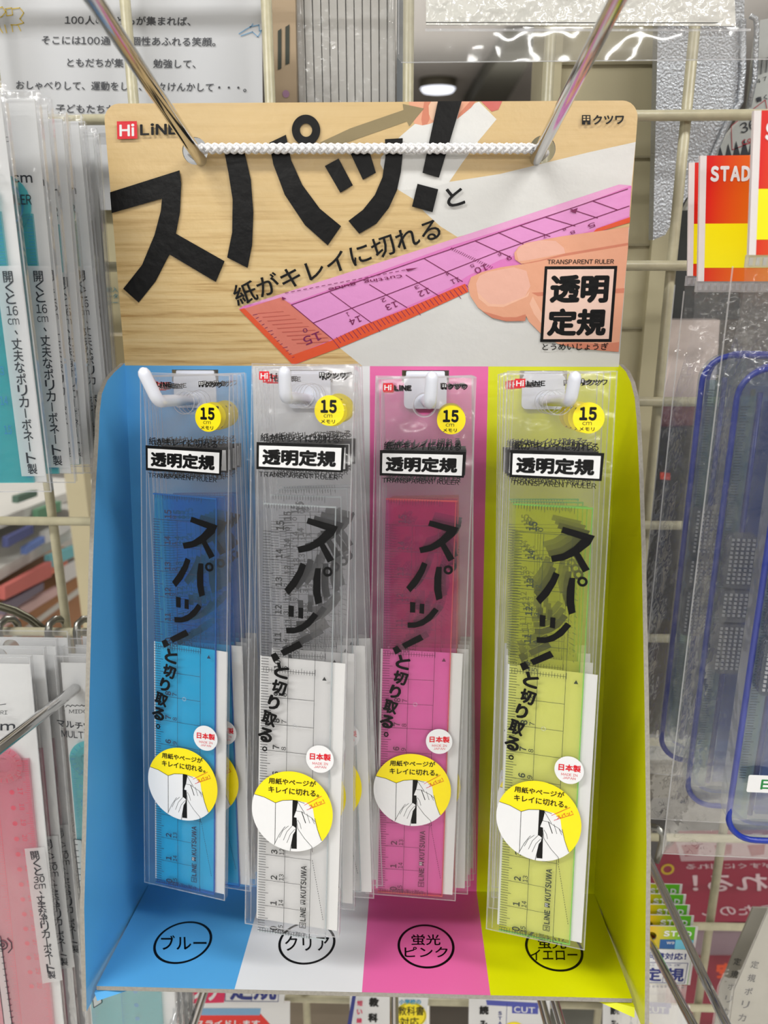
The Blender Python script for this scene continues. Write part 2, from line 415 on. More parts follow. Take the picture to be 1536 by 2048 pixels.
P([(957.8, 203.4), (993, 238.6), (954, 285.5), (925, 325), (897, 366), (850, 378), (797.7, 381), (775, 355), (760.5, 328), (762, 315), (772, 303), (801.6, 271.8), (829, 248.4), (880, 235), (930, 215)], wpap2)
P([(600, 100), (900, 100), (860, 330), (800, 352), (740, 362), (660, 345), (640, 300), (620, 200)], skin, *c5)
P([(760, 100), (850, 100), (810, 180), (815, 300), (790, 350), (740, 362), (730, 300)], skin2, *c5)
P([(830, 100), (900, 100), (870, 305), (835, 308), (808, 250), (805, 160)], nail2, *c5)
P([(1140, 100), (1290, 100), (1240, 180), (1180, 230), (1095, 300)], skin, *c5)
P([(1230, 100), (1290, 100), (1240, 180), (1180, 230), (1095, 300), (1110, 250)], skin2, *c5)
P([(1340, 98), (1560, 98), (1520, 200), (1450, 222)], ink('skin_red', (205, 104, 96)), *c5)
P([(640, 285), (700, 257), (807, 220), (805.5, 208), (848, 217), (818.5, 252.7), (814, 243), (700, 283), (655, 297)], ink('arrow', (140, 126, 92)))
# printed ruler
P([(478, 618), (487, 612), (900, 480), (1238, 369), (1263, 372), (1258, 440), (935, 580), (679, 695), (588, 730)], rpk)
P([(487, 612), (572, 585), (900, 480), (1238, 369), (1262, 371), (1150, 414), (900, 492), (583, 606), (560, 597)], rpk2)
P([(583, 609), (900, 499), (1040, 451), (1150, 414), (1262, 376), (1258, 432), (1130, 480), (1000, 520), (935, 552), (900, 575), (665, 678)], rpk3)
P([(100, 618), (355, 540), (430, 592), (715, 832), (430, 948)], rsal, *c7)
for k in range(9):
    a = 650+k*26; bb = 190+k*34
    P([(bb, a), (bb+180+10*k, a-14), (bb+190+10*k, a-9), (bb+8, a+7)], salgr, *c7)
P([(65, 625), (100, 615), (430, 945), (700, 845), (930, 735), (1250, 612), (1536, 488), (1640, 445), (1665, 500), (1536, 560), (1250, 690), (765, 892), (440, 1012)], ror, *c7)
P([(985, 868), (985, 890), (830, 935), (850, 915)], ror, *r2)
def HLn(pts, w, col=mag, k=None, o=(0, 0)):
    if k: pts = scal(pts, k, o)
    b.line([hp(*a) for a in pts], w, LY[0]-.006, col)
HLn([(583, 609.6), (847, 517), (900, 499), (1040, 451), (1150, 414), (1255, 378)], .3)
HLn([(626, 646), (900, 541), (999, 502), (1133, 455), (1258, 412)], .3)
for a, c in [((583, 609.6), (665, 678)), ((660.6, 584.7), (743.7, 646)), ((739, 569), (814, 615)), ((812, 550), (880, 593)), ((848, 517), (925, 563)), ((950.8, 482), (1020, 514)), ((996.5, 465), (1050, 490)), ((1040, 451), (1100, 473)), ((1090, 434), (1150, 452)), ((1140, 418), (1195, 436)), ((1185, 402), (1235, 420))]:
    HLn([a, c], .3)
for k in range(34):                            # millimetre marks on the edge
    t_ = k/34; x = 665+(940-665)*t_; y = 678+(566-678)*t_; h = 1.6 if k % 10 == 0 else (1.25 if k % 5 == 0 else 1)
    HLn([(x, y), (x+11*h*.8, y+14*h*.8)], .25); 
for k in range(14):
    t_ = k/14; x = 506+(590-506)*t_; y = 630+(722-630)*t_
    HLn([(x, y), (x+(9 if k % 5 == 0 else 5), y-2)], .2)
for k in range(22):
    t_ = k/22; HLn([(900+t_*85, 499+t_*40), (900+t_*85+4, 499+t_*40-4)], .2)
for st, cx, cy, w_, h_ in [('15', 575, 825, 125, 62), ('0', 525, 770, 32, 30), ('14', 875, 700, 85, 46), ('1', 822, 658, 18, 30), ('13', 1128, 598, 85, 44), ('2', 1072, 558, 34, 28), ('12', 1355, 505, 80, 42), ('3', 1305, 468, 34, 26)]:
    u = (-.93, .36); d = (-.42, -.90)
    tl = (cx-u[0]*w_/2-d[0]*h_/2, cy-u[1]*w_/2-d[1]*h_/2)
    HT(st, tl, (tl[0]+u[0]*w_, tl[1]+u[1]*w_), (tl[0]+d[0]*h_, tl[1]+d[1]*h_), mag, .01, *c7)
for st, cx, cy, w_, h_ in [('11', 40, 478, 70, 38), ('4', -20, 425, 28, 26), ('10', 245, 385, 105, 50), ('5', 175, 360, 34, 26), ('9', 465, 300, 40, 34), ('6', 390, 272, 28, 24), ('8', 965, 98, 40, 26), ('7', 745, 132, 28, 20), ('8', 900, 75, 28, 18), ('5', 1115, 42, 60, 36)]:
    u = (-.93, .36); d = (-.42, -.90)
    tl = (cx-u[0]*w_/2-d[0]*h_/2, cy-u[1]*w_/2-d[1]*h_/2)
    HT(st, tl, (tl[0]+u[0]*w_, tl[1]+u[1]*w_), (tl[0]+d[0]*h_, tl[1]+d[1]*h_), mag, .01, *c6)
HT('Cutting', (1204, 402), (938, 446), (1196, 372), mag, .02, *c7); HT('guide', (882, 458), (690, 496), (876, 430), mag, .02, *c7)
for k in range(20):
    t_ = k/20; x = 385+(1240-385)*t_; y = 510+(345-510)*t_
    HLn([(x, y), (x+24, y-4.6)], .22, mag, *c7)
P([(1225, 342), (1315, 333), (1240, 358)], mag, *c7); P([(362, 535), (395, 548), (366, 558)], mag, *c7)
P([(752, 422/1), (768, 416), (764, 427)], mag, 1, (387, 0))
# printed hand
P([(1405, 55), (870, 130), (600, 180), (540, 210), (505, 260), (510, 310), (560, 345), (700, 340), (910, 275), (1400, 200)], skin, *c6)
P([(520, 250), (560, 200), (700, 160), (830, 165), (895, 220), (905, 262), (640, 312), (540, 325)], nail, *c6)
P([(912, 262), (1400, 180), (1400, 205), (900, 290), (640, 345), (560, 345), (700, 318)], skin2, *c6)
P([(140, 520), (160, 600), (220, 690), (330, 770), (440, 797), (590, 795), (610, 700), (640, 575), (1370, 540), (1405, 200), (900, 285), (640, 338), (400, 372), (250, 410), (165, 450)], skin, *c6)
P([(205, 500), (215, 570), (310, 660), (420, 665), (590, 602), (632, 520), (600, 400), (500, 372), (300, 408), (230, 440)], nail, *c6)
P([(215, 570), (310, 660), (420, 665), (590, 602), (625, 560), (615, 600), (420, 685), (300, 680), (225, 620)], skin3, *c6)
P([(250, 715), (330, 770), (440, 797), (590, 795), (600, 740), (520, 765), (420, 765)], skin2, *c6)
P([(640, 572), (1372, 537), (1325, 1038), (1200, 1028), (1000, 1010), (850, 975), (720, 900), (620, 800), (572, 700), (590, 620)], skin, *c6)
P([(640, 572), (1372, 537), (1368, 575), (900, 590), (690, 600)], skin2, *c6)
P([(650, 600), (720, 730), (760, 820), (730, 830), (660, 740), (625, 660)], skin3, *c6)
P([(850, 975), (1000, 1010), (1200, 1028), (1325, 1038), (1330, 960), (1200, 975), (1000, 965)], skin2, *c6)
P([(762, 388), (1292, 385), (1250, 937), (728, 938)], ink('pale_flesh', (234, 202, 188)), *c6)
for q in ([(745, 365), (1315, 362), (1313, 386), (743, 389)], [(1292, 362), (1315, 362), (1270, 960), (1246, 960)], [(708, 938), (1270, 936), (1270, 960), (708, 960)], [(745, 365), (766, 365), (731, 960), (708, 960)]):
    P(q, black, *c6)
HT('透明', (792, 432), (1256, 430), (780, 655), black, .048, *c6)
HT('定規', (772, 696), (1238, 694), (758, 914), black, .048, *c6)
HT('TRANSPARENT RULER', (766, 312), (1290, 309), (764, 348), black, .006, *c6)
HT('とうめいじょうぎ', (728, 970), (1246, 966), (725, 1026), black, .014, *c6)
# big lettering
P([(430, 770), (720, 682), (727, 735), (722, 850), (706, 935), (900, 1045), (865, 1128), (680, 1018), (625, 1125), (557, 1210), (495, 1155), (570, 1060), (620, 940), (645, 845), (650, 795), (437, 853)], black, *r1)
P([(895, 590), (975, 590), (1005, 720), (1015, 850), (1010, 980), (992, 1072), (910, 1030), (930, 930), (932, 800), (915, 690)], black, *r1)
P([(1078, 572), (1145, 540), (1165, 640), (1210, 740), (1280, 835), (1365, 905), (1312, 982), (1220, 900), (1140, 780), (1095, 660)], black, *r1)
c_ = hp(612.5, 261); b.ring(c_, 2.3, 5.35, Lr(), black, 40)
P([(1300, 665), (1355, 635), (1412, 742), (1362, 772)], black, *r1)
P([(693, 290), (735, 290), (752, 346), (726, 360)], black)
P([(770, 279), (805.5, 277), (805, 313), (801.5, 346), (794, 381), (778, 416), (753, 447.6), (718.6, 467.7), (697, 442), (726, 420), (750, 390), (765, 355), (771, 315)], black)
P([(875.8, 197), (923.6, 197), (877.7, 355.8), (845, 346)], black)
P([(835, 368), (876.4, 379), (865, 424.7), (824, 413.4)], black)
HT('と', (889, 379), (924, 370), (896, 417), black, .02)
HT('紙がキレイに切れる', (461.7, 573), (871.7, 433), (477, 613.6), black, .012)
P([(470, 487), (550, 486), (552, 556), (472, 558)], red, *r1)
HT('Hi', (480, 497), (540, 496), (481, 547), white, .03, *r1)
HT('LiNE', (562, 496), (714, 492), (563, 543), black, .035, *r1)
def house_logo(mb, q, y, col, colw):
    """q maps 0..1 x 0..1 (down) into the frame: little building mark"""
    mb.poly([q(0, 0), q(1, 0), q(1, 1), q(.62, 1), q(.62, .7), q(.38, .7), q(.38, 1), q(0, 1)], y, col)
    for (a, c, d, e) in ((.14, .12, .42, .3), (.58, .12, .86, .3), (.14, .4, .42, .56), (.58, .4, .86, .56)):
        mb.poly([q(a, c), q(d, c), q(d, e), q(a, e)], y-.04, colw)
house_logo(b, lambda u, v: hp(1163+17*u, 231+19*v), Lr(), black, ink('tan', (209, 181, 131))); Lr()
HT('クツワ', (1185, 231), (1247, 230), (1185, 250), black, .035)
hobj(b, 'header_print', 'printed hand tearing paper along a pink ruler with large black lettering')

# cord of the header
b = MB()
A = HF.hit(402, 297, (0, 1, 0), (0, -3.2, 0)); B_ = HF.hit(1068, 297, (0, 1, 0), (0, -3.2, 0))
cordm = mat('white_braided_cord', (232, 232, 234), .6, bs=(1500, .5, .0005, 2))
b.tube([A, B_], 1.35, cordm, 10)
N = 420; L = (B_-A).length
for s_ in range(6):
    pts = []
    sg = 1 if s_ < 3 else -1
    for i in range(N+1):
        t_ = i/N; a_ = sg*(2*math.pi*t_*L/8.2)+2*math.pi*(s_ % 3)/3
        rr = 1.25+.22*math.cos(2*math.pi*t_*L/2.73+ (0 if sg > 0 else math.pi))
        pts.append(A.lerp(B_, t_)+Vector((0, math.sin(a_)*rr, math.cos(a_)*rr)))
    b.tube(pts, .62, cordm, 6)
b.tube([A, A+Vector((-3, .5, -.5)), A+Vector((-5, 4.5, -1)), A+Vector((-4, 9, -2))], 1.5, cordm, 10)
b.tube([B_, B_+Vector((3, .5, -.5)), B_+Vector((5, 4.5, -1)), B_+Vector((4, 9, -2))], 1.5, cordm, 10)
hobj(b, 'cord', 'white braided cord')

# white plastic hooks clipped into the slots
HK = {}
for nm, s_, el, tip, ey in [('blue', -71.3, (316, 803), (288, 746), -60), ('white', -24.5, (571, 795), (569, 744), -64), ('pink', 22.5, (860, 806), (864, 754), -60), ('yellow', 70.0, (1141, 801), (1150, 754), -62)]:
    e_ = DF.hit(*el, (0, 1, 0), (0, ey, 0)); tp_ = DF.hit(*tip, (0, 1, 0), (0, ey-3, 0))
    st = Vector((s_, 2, -13.5)); 
    hk = thing('display_hook', 'white plastic peg with upturned end on the %s stripe' % {'white': 'white middle'}.get(nm, nm), 'hook', DF, 'white pegs of the ruler display')
    b = MB(); pts = [st]
    st0 = st.copy(); d0 = (e_-st0)
    for i in range(1, 6): pts.append(st0+d0*(i/6))
    c0 = st0+d0*.93; u0 = (tp_-e_)
    for i in range(7):
        t_ = i/6; p_ = c0*(1-t_)**2+e_*2*t_*(1-t_)+(e_+u0*.28)*t_**2; pts.append(p_)
    pts += [e_+u0*.6, e_+u0*.9, tp_, tp_+u0.normalized()*1.2, tp_+u0.normalized()*1.9]
    rr = [2.15]*(len(pts)-3)+[2.1, 1.6, .5]
    b.tube(pts, rr, white_plastic, 18); b.obj('peg', hk)
    b = MB(); b.plate([rrect(s_-8.6, s_+8.6, -17, -3.2, 2, 4)], -1.4, -.1, white_plastic); b.plate([rrect(s_-7.8, s_+7.8, -5.6, -1.9, .5, 2)], -.1, 2.4, white_plastic)
    b.obj('clip', hk)
    HK[nm] = (st, d0, e_)

# ------------------------------------------------------------------ ruler packs
PF = Frame((-.138962523, .0147000750, -.0581598524), (-.0111690138, .272655886, -.246974013))   # the front pink pack
RW, UA, UB, TPm, BTm = 26.0, 10.1, 19.85, 9.8, .7
q1 = lambda x, y: PF.p(740+x/4.876, 980+y/4.876); q2 = lambda x, y: PF.p(730+x/4.552, 1380+y/4.552); q0 = lambda x, y: PF.p(730+x/6.024, 720+y/6.024)
def ruler_parts(nm, body, edge, mark):
    r = MB()
    prof = [(0, .1), (0, -.15), (1.6, -.95), (20.6, -.95), (23.8, -.95), (RW, -.35), (RW, .1)]
    n = len(prof); z0, z1 = -BTm, 150+TPm
    v = [(x, y, z0) for x, y in prof]+[(x, y, z1) for x, y in prof]
    for i in range(n):
        j = (i+1) % n; r.add([v[i], v[j], v[n+j], v[n+i]], [(0, 1, 2, 3)], edge if i in (0, 5) else body)
    r.add(v[:n], [tuple(range(n))], edge); r.add(v[n:], [tuple(range(n))], edge)
    for zz in (z0, z1-.5): r.box(0, RW, -.96, -.80, zz, zz+.5, edge)
    r.box(RW-.35, RW, -.5, .1, z0, z1, edge)
    s = MB(); y = -1.0
    for k in range(0, 151):
        z = k; L = 3.9 if k % 10 == 0 else (3.9 if k % 5 == 0 else 2.75)
        s.line([(.15, z), (L, z)], .21, y, mark)
    for k in range(0, 16):
        z = k*10; x = UB if k >= 3 else (UA+6.2 if k else UA)
        s.line([(2, z), (x, z)], .16, y, mark)
    s.line([(UA, 0), (UA, 150)], .16, y, mark); s.line([(UB, -BTm), (UB, 150)], .16, y, mark)
    for k in range(20): s.line([(1+k, 99.2), (1+k, 100.8+(.6 if k % 5 == 4 else 0))], .15, y, mark)
    for k in range(20): s.line([(1+k, -BTm+.1), (1+k, 1.0+(.7 if k % 5 == 4 else 0))], .14, y, mark); s.line([(1+k, 150+TPm-.2), (1+k, 150+TPm-(2.4 if k % 5 == 4 else 1.6))], .15, y, mark)
    for k in range(0, 16):
        h = 2.5 if k not in (0, 15) else 3.0
        w_ = 1.7 if k < 10 else 3.3
        s.text(str(k), (4.8, 10*k+.6), (4.8, 10*k+.6+w_), (4.8+h, 10*k+.6), y, mark, .035)
        w2 = 1.3 if 15-k < 10 else 2.5
        s.text(str(15-k), (8.1-.1, 10*k+.6), (8.0, 10*k+.6+w2), (9.8, 10*k+.6), y, mark, .015)
    s.text('LiNE', (16.2, 5.8), (16.2, 11.3), (18.4, 5.8), y, mark, .04); s.text('KUTSUWA', (16.2, 14.9), (16.2, 27.5), (18.4, 14.9), y, mark, .04)
    s.line([(16.2, 3.2), (16.2, 5.2), (18.4, 5.2), (18.4, 3.2)], .25, y, mark, True); s.text('Hi', (16.6, 3.5), (16.6, 4.9), (18.0, 3.5), y, mark, .02)
    house_logo(s, lambda u, v: (16.3+1.9*v, 12.4+1.7*u), y, mark, white)
    s.text('実用新案出願中', (5.5, 1.7), (18.5, 1.5), (5.5, -.2), y, mark, 0)
    for k in range(26):
        t_ = k/26; a = (UB+.6+4.6*t_, 30-23*t_); s.line([a, (a[0]+.08, a[1]-.4)], .2, y, mark)
    s.ring((13, 80), .55, .85, y, seam, 16)
    s.poly([(23.4, 99.2), (24.2, 97.8), (22.6, 97.8)], y, mark)
    s.poly([(21.3, 150), (22.3, 151.2), (20.6, 151.2)], y, mark)
    for k in range(22): s.line([(21.5+.6*math.sin(k), 148-2.0*k), (22.3+.4*math.sin(k*2.1), 147.4-2.0*k)], .14, y, mark)
    return r, s
def make_pack(cname, body, edge, mark, label, fr, slide=0):
    root = thing('ruler_pack', label, 'ruler', fr, '%s transparent ruler packs in the cardboard display' % cname)
    hc = (13.3, 194.3)
    b = MB()
    outer = [(-4.5, -1.0), (31.1, -1.4), (31.4, 204.6), (-4.4, 204.3)]
    b.plate([outer, circ(hc, 4.1)], -1.5, None, film); b.plate([outer, circ(hc, 4.1)], 1.6, None, film)
    for a, c in ((0, 1), (1, 2), (2, 3), (3, 0)):
        p0, p1 = outer[a], outer[c]; b.line([p0, p1], .45, -1.45, seam); 
        b.add([(p0[0], -1.5, p0[1]), (p1[0], -1.5, p1[1]), (p1[0], 1.6, p1[1]), (p0[0], 1.6, p0[1])], [(0, 1, 2, 3)], film)
    b.line([(-2.4, 0), (-2.2, 203)], .25, -1.45, seam); b.ring(hc, 4.1, 4.4, -1.52, seam, 28)
    b.obj('film_bag', root)
    rb, sb = ruler_parts(cname, body, edge, mark)
    ro = rb.obj('ruler', root, '%s see-through plastic ruler' % cname); ro.location = (0, .0003, slide/1000)
    so = sb.obj('scale_print', ro)
    b = MB(); b.plate([[(-.9, .2), (30.0, -.4), (30.5, 100.8), (-.8, 101.2)]], .75, 1.0, card_white); b.obj('insert_card', root)
    # film print
    b = MB(); y = -1.56
    b.poly([q0(222, 278), q0(340, 278), q0(335, 378), q0(220, 375)], y, red); b.text('Hi', q0(238, 294), q0(325, 296), q0(236, 362), y-.04, white, .03)
    b.text('LiNE', q0(356, 298), q0(562, 300), q0(355, 362), y, black, .04)
    house_logo(b, lambda u, v: q0(925+62*u, 286+70*v), y, black, white); b.text('クツワ', q0(1005, 290), q0(1238, 292), q0(1003, 358), y, black, .04)
    b.text('紙がキレイに切れる', q0(232, 978), q0(1155, 992), q0(230, 1075), y, black, .014)
    b.poly([q0(185, 1080), q0(1215, 1105), q0(1190, 1412), q0(182, 1385)], y, black); b.poly([q0(215, 1118), q0(1178, 1138), q0(1165, 1388), q0(210, 1355)], y-.04, white)
    b.text('透明定規', q0(256, 1152), q0(1118, 1172), q0(250, 1335), y-.08, black, .05)
    b.text('TRANSPARENT RULER', q0(212, 1412), q0(1135, 1440), q0(210, 1470), y, black, .004)
    for st in ([(585, 288), (865, 362), (825, 440), (735, 515), (825, 660), (765, 690), (690, 543), (600, 587), (495, 608), (480, 553), (590, 525), (680, 465), (748, 395), (568, 340)],
               [(510, 692), (562, 715), (530, 800), (470, 905), (395, 988), (355, 938), (425, 850), (480, 765)],
               [(648, 740), (700, 740), (697, 840), (695, 950), (708, 1045), (648, 1068), (625, 960), (628, 840)],
               [(393, 1080), (445, 1085), (442, 1185), (392, 1182)], [(488, 1097), (532, 1100), (530, 1197), (483, 1190)],
               [(625, 1135), (672, 1165), (600, 1255), (520, 1310), (440, 1332), (372, 1332), (368, 1280), (450, 1278), (520, 1245), (580, 1190)],
               [(490, 1395), (525, 1448), (345, 1535), (312, 1488)], [(222, 1528), (270, 1505), (310, 1560), (250, 1592)]):
        b.poly([q1(*a) for a in st], y, black)
    b.ring(q1(763, 770), .85, 1.75, y, black, 28)
    for ch, px, py in (('と', 807, 1322), ('切', 801, 1353), ('り', 791, 1381), ('取', 782, 1410.5), ('る', 774.5, 1440)):
        c0 = Vector(PF.p(px, py)); rr = 2.75 if ch != 'り' else 2.2; a_ = math.radians(-14)
        u = Vector((math.cos(a_), math.sin(a_))); v = Vector((-math.sin(a_), math.cos(a_)))
        hh = 2.7; b.text(ch, c0-u*rr+v*hh, c0+u*rr+v*hh, c0-u*rr-v*hh, y, black, .045)
    b.ring(PF.p(773, 1465.5), .5, .95, y, black, 20)
    b.obj('film_print', root)
    # stickers
    b = MB(); c0 = PF.p(902.6, 839.5); b.disc(c0, 5.15, -1.62, yellow, 44)
    b.text('15', q0(940, 597), q0(1130, 600), q0(938, 748), -1.66, black, .055); b.text('cm', q0(975, 762), q0(1075, 764), q0(973, 798), -1.66, black, .0); b.text('メモリ', q0(942, 820), q0(1106, 824), q0(940, 862), -1.66, black, .02)
    b.obj('length_sticker', root, 'round yellow 15 cm sticker')
    b = MB(); c0 = PF.p(878.4, 1479.3); b.disc(c0, 5.1, -1.64, white, 40)
    b.text('日本製', q2(590, 403), q2(772, 407), q2(588, 460), -1.68, red, .035); b.text('MADE IN', q2(612, 478), q2(745, 480), q2(611, 498), -1.68, red, 0); b.text('JAPAN', q2(625, 507), q2(730, 509), q2(624, 526), -1.68, red, 0)
    b.obj('origin_sticker', root, 'round white sticker with red lettering')
    b = MB(); c0 = PF.p(824.5, 1576.3); R0 = 15.15; b.disc(c0, R0, -1.62, yellow, 72)
    pin = [q2(*a) for a in ((105, 765), (190, 785), (288, 828), (350, 805), (435, 798), (480, 803), (560, 815), (612, 862), (622, 930), (650, 1030), (684, 1118))]
    a0 = math.atan2(pin[0][1]-c0[1], pin[0][0]-c0[0]); a1 = math.atan2(pin[-1][1]-c0[1], pin[-1][0]-c0[0])
    pin[0] = (c0[0]+R0*math.cos(a0), c0[1]+R0*math.sin(a0)); pin[-1] = (c0[0]+R0*math.cos(a1), c0[1]+R0*math.sin(a1))
    if a0 < 0: a0 += 2*math.pi
    a1 += 2*math.pi if a1 < 0 else 0
    arc = [(c0[0]+R0*math.cos(a1+(a0-a1)*i/30), c0[1]+R0*math.sin(a1+(a0-a1)*i/30)) for i in range(1, 30)]
    b.poly(pin+arc, -1.66, white)
    ln = lambda pts, w=.16, yy=-1.74, m=black: b.line([q2(*a) for a in pts], w, yy, m)
    ln([(105, 765), (190, 785), (288, 828), (350, 805), (435, 798), (490, 806), (540, 820)]); ln([(288, 828), (284, 1000), (280, 1165)])
    b.poly([q2(*a) for a in ((437, 797), (482, 800), (470, 930), (472, 1000), (470, 1196), (422, 1196), (430, 1000))], -1.70, black)
    b.poly([q2(*a) for a in ((482, 812), (470, 880), (445, 938), (500, 945), (545, 900))], -1.72, white)
    b.poly([q2(*a) for a in ((470, 895), (510, 890), (560, 900), (610, 935), (640, 1000), (675, 1115), (600, 1180), (540, 1110), (480, 1040), (470, 980), (500, 930))], -1.73, white)
    b.poly([q2(*a) for a in ((275, 1170), (320, 1090), (355, 1030), (400, 1010), (440, 1010), (462, 1025), (455, 1060), (440, 1080), (425, 1160), (400, 1200), (330, 1195))], -1.73, white)
    ln([(465, 885), (515, 890), (540, 905), (600, 935), (628, 965)]); ln([(515, 890), (548, 980)], .3); ln([(560, 905), (585, 980)]); ln([(600, 935), (625, 985)]); ln([(482, 812), (540, 900)]); ln([(482, 812), (470, 870), (445, 938), (470, 945)])
    ln([(470, 960), (480, 1030), (540, 1110), (600, 1170), (605, 1215)]); ln([(628, 940), (650, 1030), (684, 1118)])
    ln([(480, 960), (500, 990), (510, 1030)]); ln([(275, 1170), (320, 1085), (360, 1030), (370, 1020)]); ln([(320, 1110), (352, 1050), (400, 1012)]); ln([(355, 1130), (385, 1060), (430, 1012)]); ln([(385, 1150), (415, 1080), (455, 1035)]); ln([(412, 1215), (425, 1150), (440, 1080), (462, 1050)])
    b.text('用紙やページが', q2(230, 622), q2(642, 634), q2(228, 672), -1.70, black, .02); b.text('キレイに切れる。', q2(228, 692), q2(668, 712), q2(226, 745), -1.70, black, .02)
    ln([(540, 835), (688, 755)], .18, -1.72, red); ln([(560, 873), (718, 808)], .18, -1.72, red)
    b.text('スパッ！', q2(572, 838), q2(700, 778), q2(588, 862), -1.74, red, .01)
    b.obj('round_label', root, 'round yellow and white label with a page-cutting drawing')
    return root
def rul(name, t1, edge, mark, hz=.02, hc=(.8, .8, .8)):
    return clear('ruler_'+name, tuple(v**.5 for v in t1), hz, hc, .05, None, 1.4, .5), clear('ruler_edge_'+name, edge, .45, edge, .2), mat('ruler_ink_'+name, mark, .5)
blue_m = rul('blue', (.12, .76, 1.0), (.02, .35, .85), (8, 24, 64), .05, (.02, .42, .95))
clear_m = rul('colourless', (.985, .985, .99), (.85, .9, .92), (30, 32, 34), .01)
pink_m = rul('pink', (1, .44, .78), (1, .25, .28), (92, 12, 60), .07, (1, .12, .40))
yel_m = rul('yellow', (.97, .985, .50), (.5, .95, .25), (24, 44, 20), .05, (.9, 1, .08))
ORD = ['first', 'second', 'third', 'fourth', 'fifth', 'sixth']
def stack(cname, nice, ms, fr, slide, n, ydeep, jit, lateral):
    front = make_pack(cname, *ms, '%s transparent ruler pack, front one on its white peg' % nice, fr, slide)
    hole = fr.w(13.3, 0, 194.3); hd = DF.loc(hole)
    rz0 = math.atan2((DF.R.transposed() @ fr.R)[1][0], (DF.R.transposed() @ fr.R)[0][0])
    for k in range(1, n):
        t_ = k/(n-1) if n > 1 else 0
        g = Frame((0, 0, 0), (0, 0, 0)); lean = .012*(1-t_)
        g.R = DF.R @ Matrix.Rotation(rz0*(1-t_*.75)+random.uniform(-.02, .02), 3, 'Z') @ Matrix.Rotation(jit[k-1], 3, 'Y') @ Matrix.Rotation(lean, 3, 'X')
        tgt = Vector((hd.x+lateral*t_, hd.y+(ydeep-hd.y)*t_, hd.z-random.uniform(0, .8)))
        g.O = DF.w(*tgt) - g.R @ Vector((13.3/1000, 0, 194.3/1000))
        c = copy_tree(front); c.matrix_world = g.M()
        c['label'] = '%s transparent ruler pack, %s from the front on its white peg' % (nice, ORD[k])
        for ch in c.children:
            if ch.name.startswith('ruler') and not ch.name.startswith('ruler_pack'): ch.location.z += random.uniform(-1.5, .3)/1000+(.004 if cname == 'colourless' else 0)
BF = Frame((-.14859, .01992, -.24149), (-.10173, .27475, -.24613))
CF = Frame((-.19161, .01413, -.14873), (-.05495, .24665, -.24221)).moved((0, 0, 3.3))
YF = Frame((-.17161, -.00846, -.27475), (.03501, .24966, -.24184))
stack('blue', 'blue', blue_m, BF, 0, 5, -18, [-.007, -.013, -.02, -.026], 1.0)
stack('colourless', 'colourless', clear_m, CF, -3.3, 5, -26, [.006, -.030, -.045, -.024], 1.0)
stack('pink', 'neon pink', pink_m, PF, 0, 5, -18, [-.008, -.014, -.022, -.028], .5)
stack('yellow', 'neon yellow', yel_m, YF, -.6, 4, -30, [.004, -.008, -.014], 0)

# ------------------------------------------------------------------ chrome hooks
VP = ray(782, 888).normalized()
def rod_path(px, py, Y, px2, extra=None):
    """rod through the pixel at depth Y, running toward the camera until pixel column/row px2"""
    P0 = at(px, py, Y); back = P0 + VP*.045
    return P0, back
def proj(P):
    d = CR.transposed() @ (P-CAM); return (768+FP*d.x/d.y, 1024-FP*d.z/d.y)
def hook(label, px, py, Y, length, r=2.25, bend=None, double=None, backlen=.045, loop=True, d=None, name='peg_hook', group='chrome peg hooks on the wire grid'):
    P0 = at(px, py, Y); d = d or VP; fr = Frame((0, 0, 0), P0-CAM)
    t = thing(name, label, 'hook', fr, group)
    b = MB(); dd = d*1000
    pts = [dd*backlen, dd*0, -dd*length*.5, -dd*length]
    if bend:
        e = pts[-1]; up = Vector(bend)
        pts += [e - d*4+up*.04, e-d*10+up*.2, e-d*17+up*.5, e-d*22+up*1.0]
    b.tube(pts, r, chrome, 20); b.obj('rod', t)
    if loop:
        b = MB(); e = pts[0]
        b.tube([e+Vector((0, 0, 0)), e+Vector((0, 3, 3)), e+Vector((0, 4.5, 7)), e+Vector((0, 2, 9.5)), e+Vector((0, -2, 9))], 2.0, dullmetal, 12); b.obj('catch', t)
    return t
Yh = HF.w(HL[0], 0, HL[1]).y
hook('thick chrome hook through the left hole of the header card', 402, 320, Yh, .158, 2.3, (-2, 0, 22))
hook('thick chrome hook through the right hole of the header card', 1072, 318, Yh, .150, 2.3, (2, 0, 22))
hook('chrome peg rod through the teal folding ruler pack at left', 176, 1358, .335, .22, 2.3)
for lb, px, py in (('left chrome rod of the pair under the blue stripe', 372, 1985), ('right chrome rod of the pair under the blue stripe', 408, 1985), ('single chrome rod under the middle of the tray', 788, 1985),
                   ('left chrome rod of the pair under the yellow stripe', 1078, 1985), ('right chrome rod of the pair under the yellow stripe', 1104, 1985)):
    hook(lb, px, py, .33, .16, 2.2, loop=False)
dv = (at(1300, 1725, .36)-at(1462, 2070, .27)).normalized()
hook('long chrome rod slanting down beside the yellow side panel', 1300, 1725, .36, .13, 2.1, loop=False, d=dv)
hook('chrome rod through the yellow and green header tags', 1302, 1888, .345, .13, 2.1, loop=False)
# flat wire catch gripping the grid at right
fr = Frame((0, 0, 0), at(1308, 1668, .378)-CAM)
t = thing('hook_catch', 'curled steel hook catch gripping the grid beside the yellow side panel', 'hook', fr)
b = MB(); b.tube([(-2, 3, 0), (-4, 0, 3), (-2.5, -3, 7), (0, -5, 8), (2.5, -6, 5), (3, -6, 0), (2, -6, -7), (1, -6, -13)], [2, 2.2, 2, 2, 2, 2, 1.9, 1.6], dullmetal, 12); b.obj('catch', t)

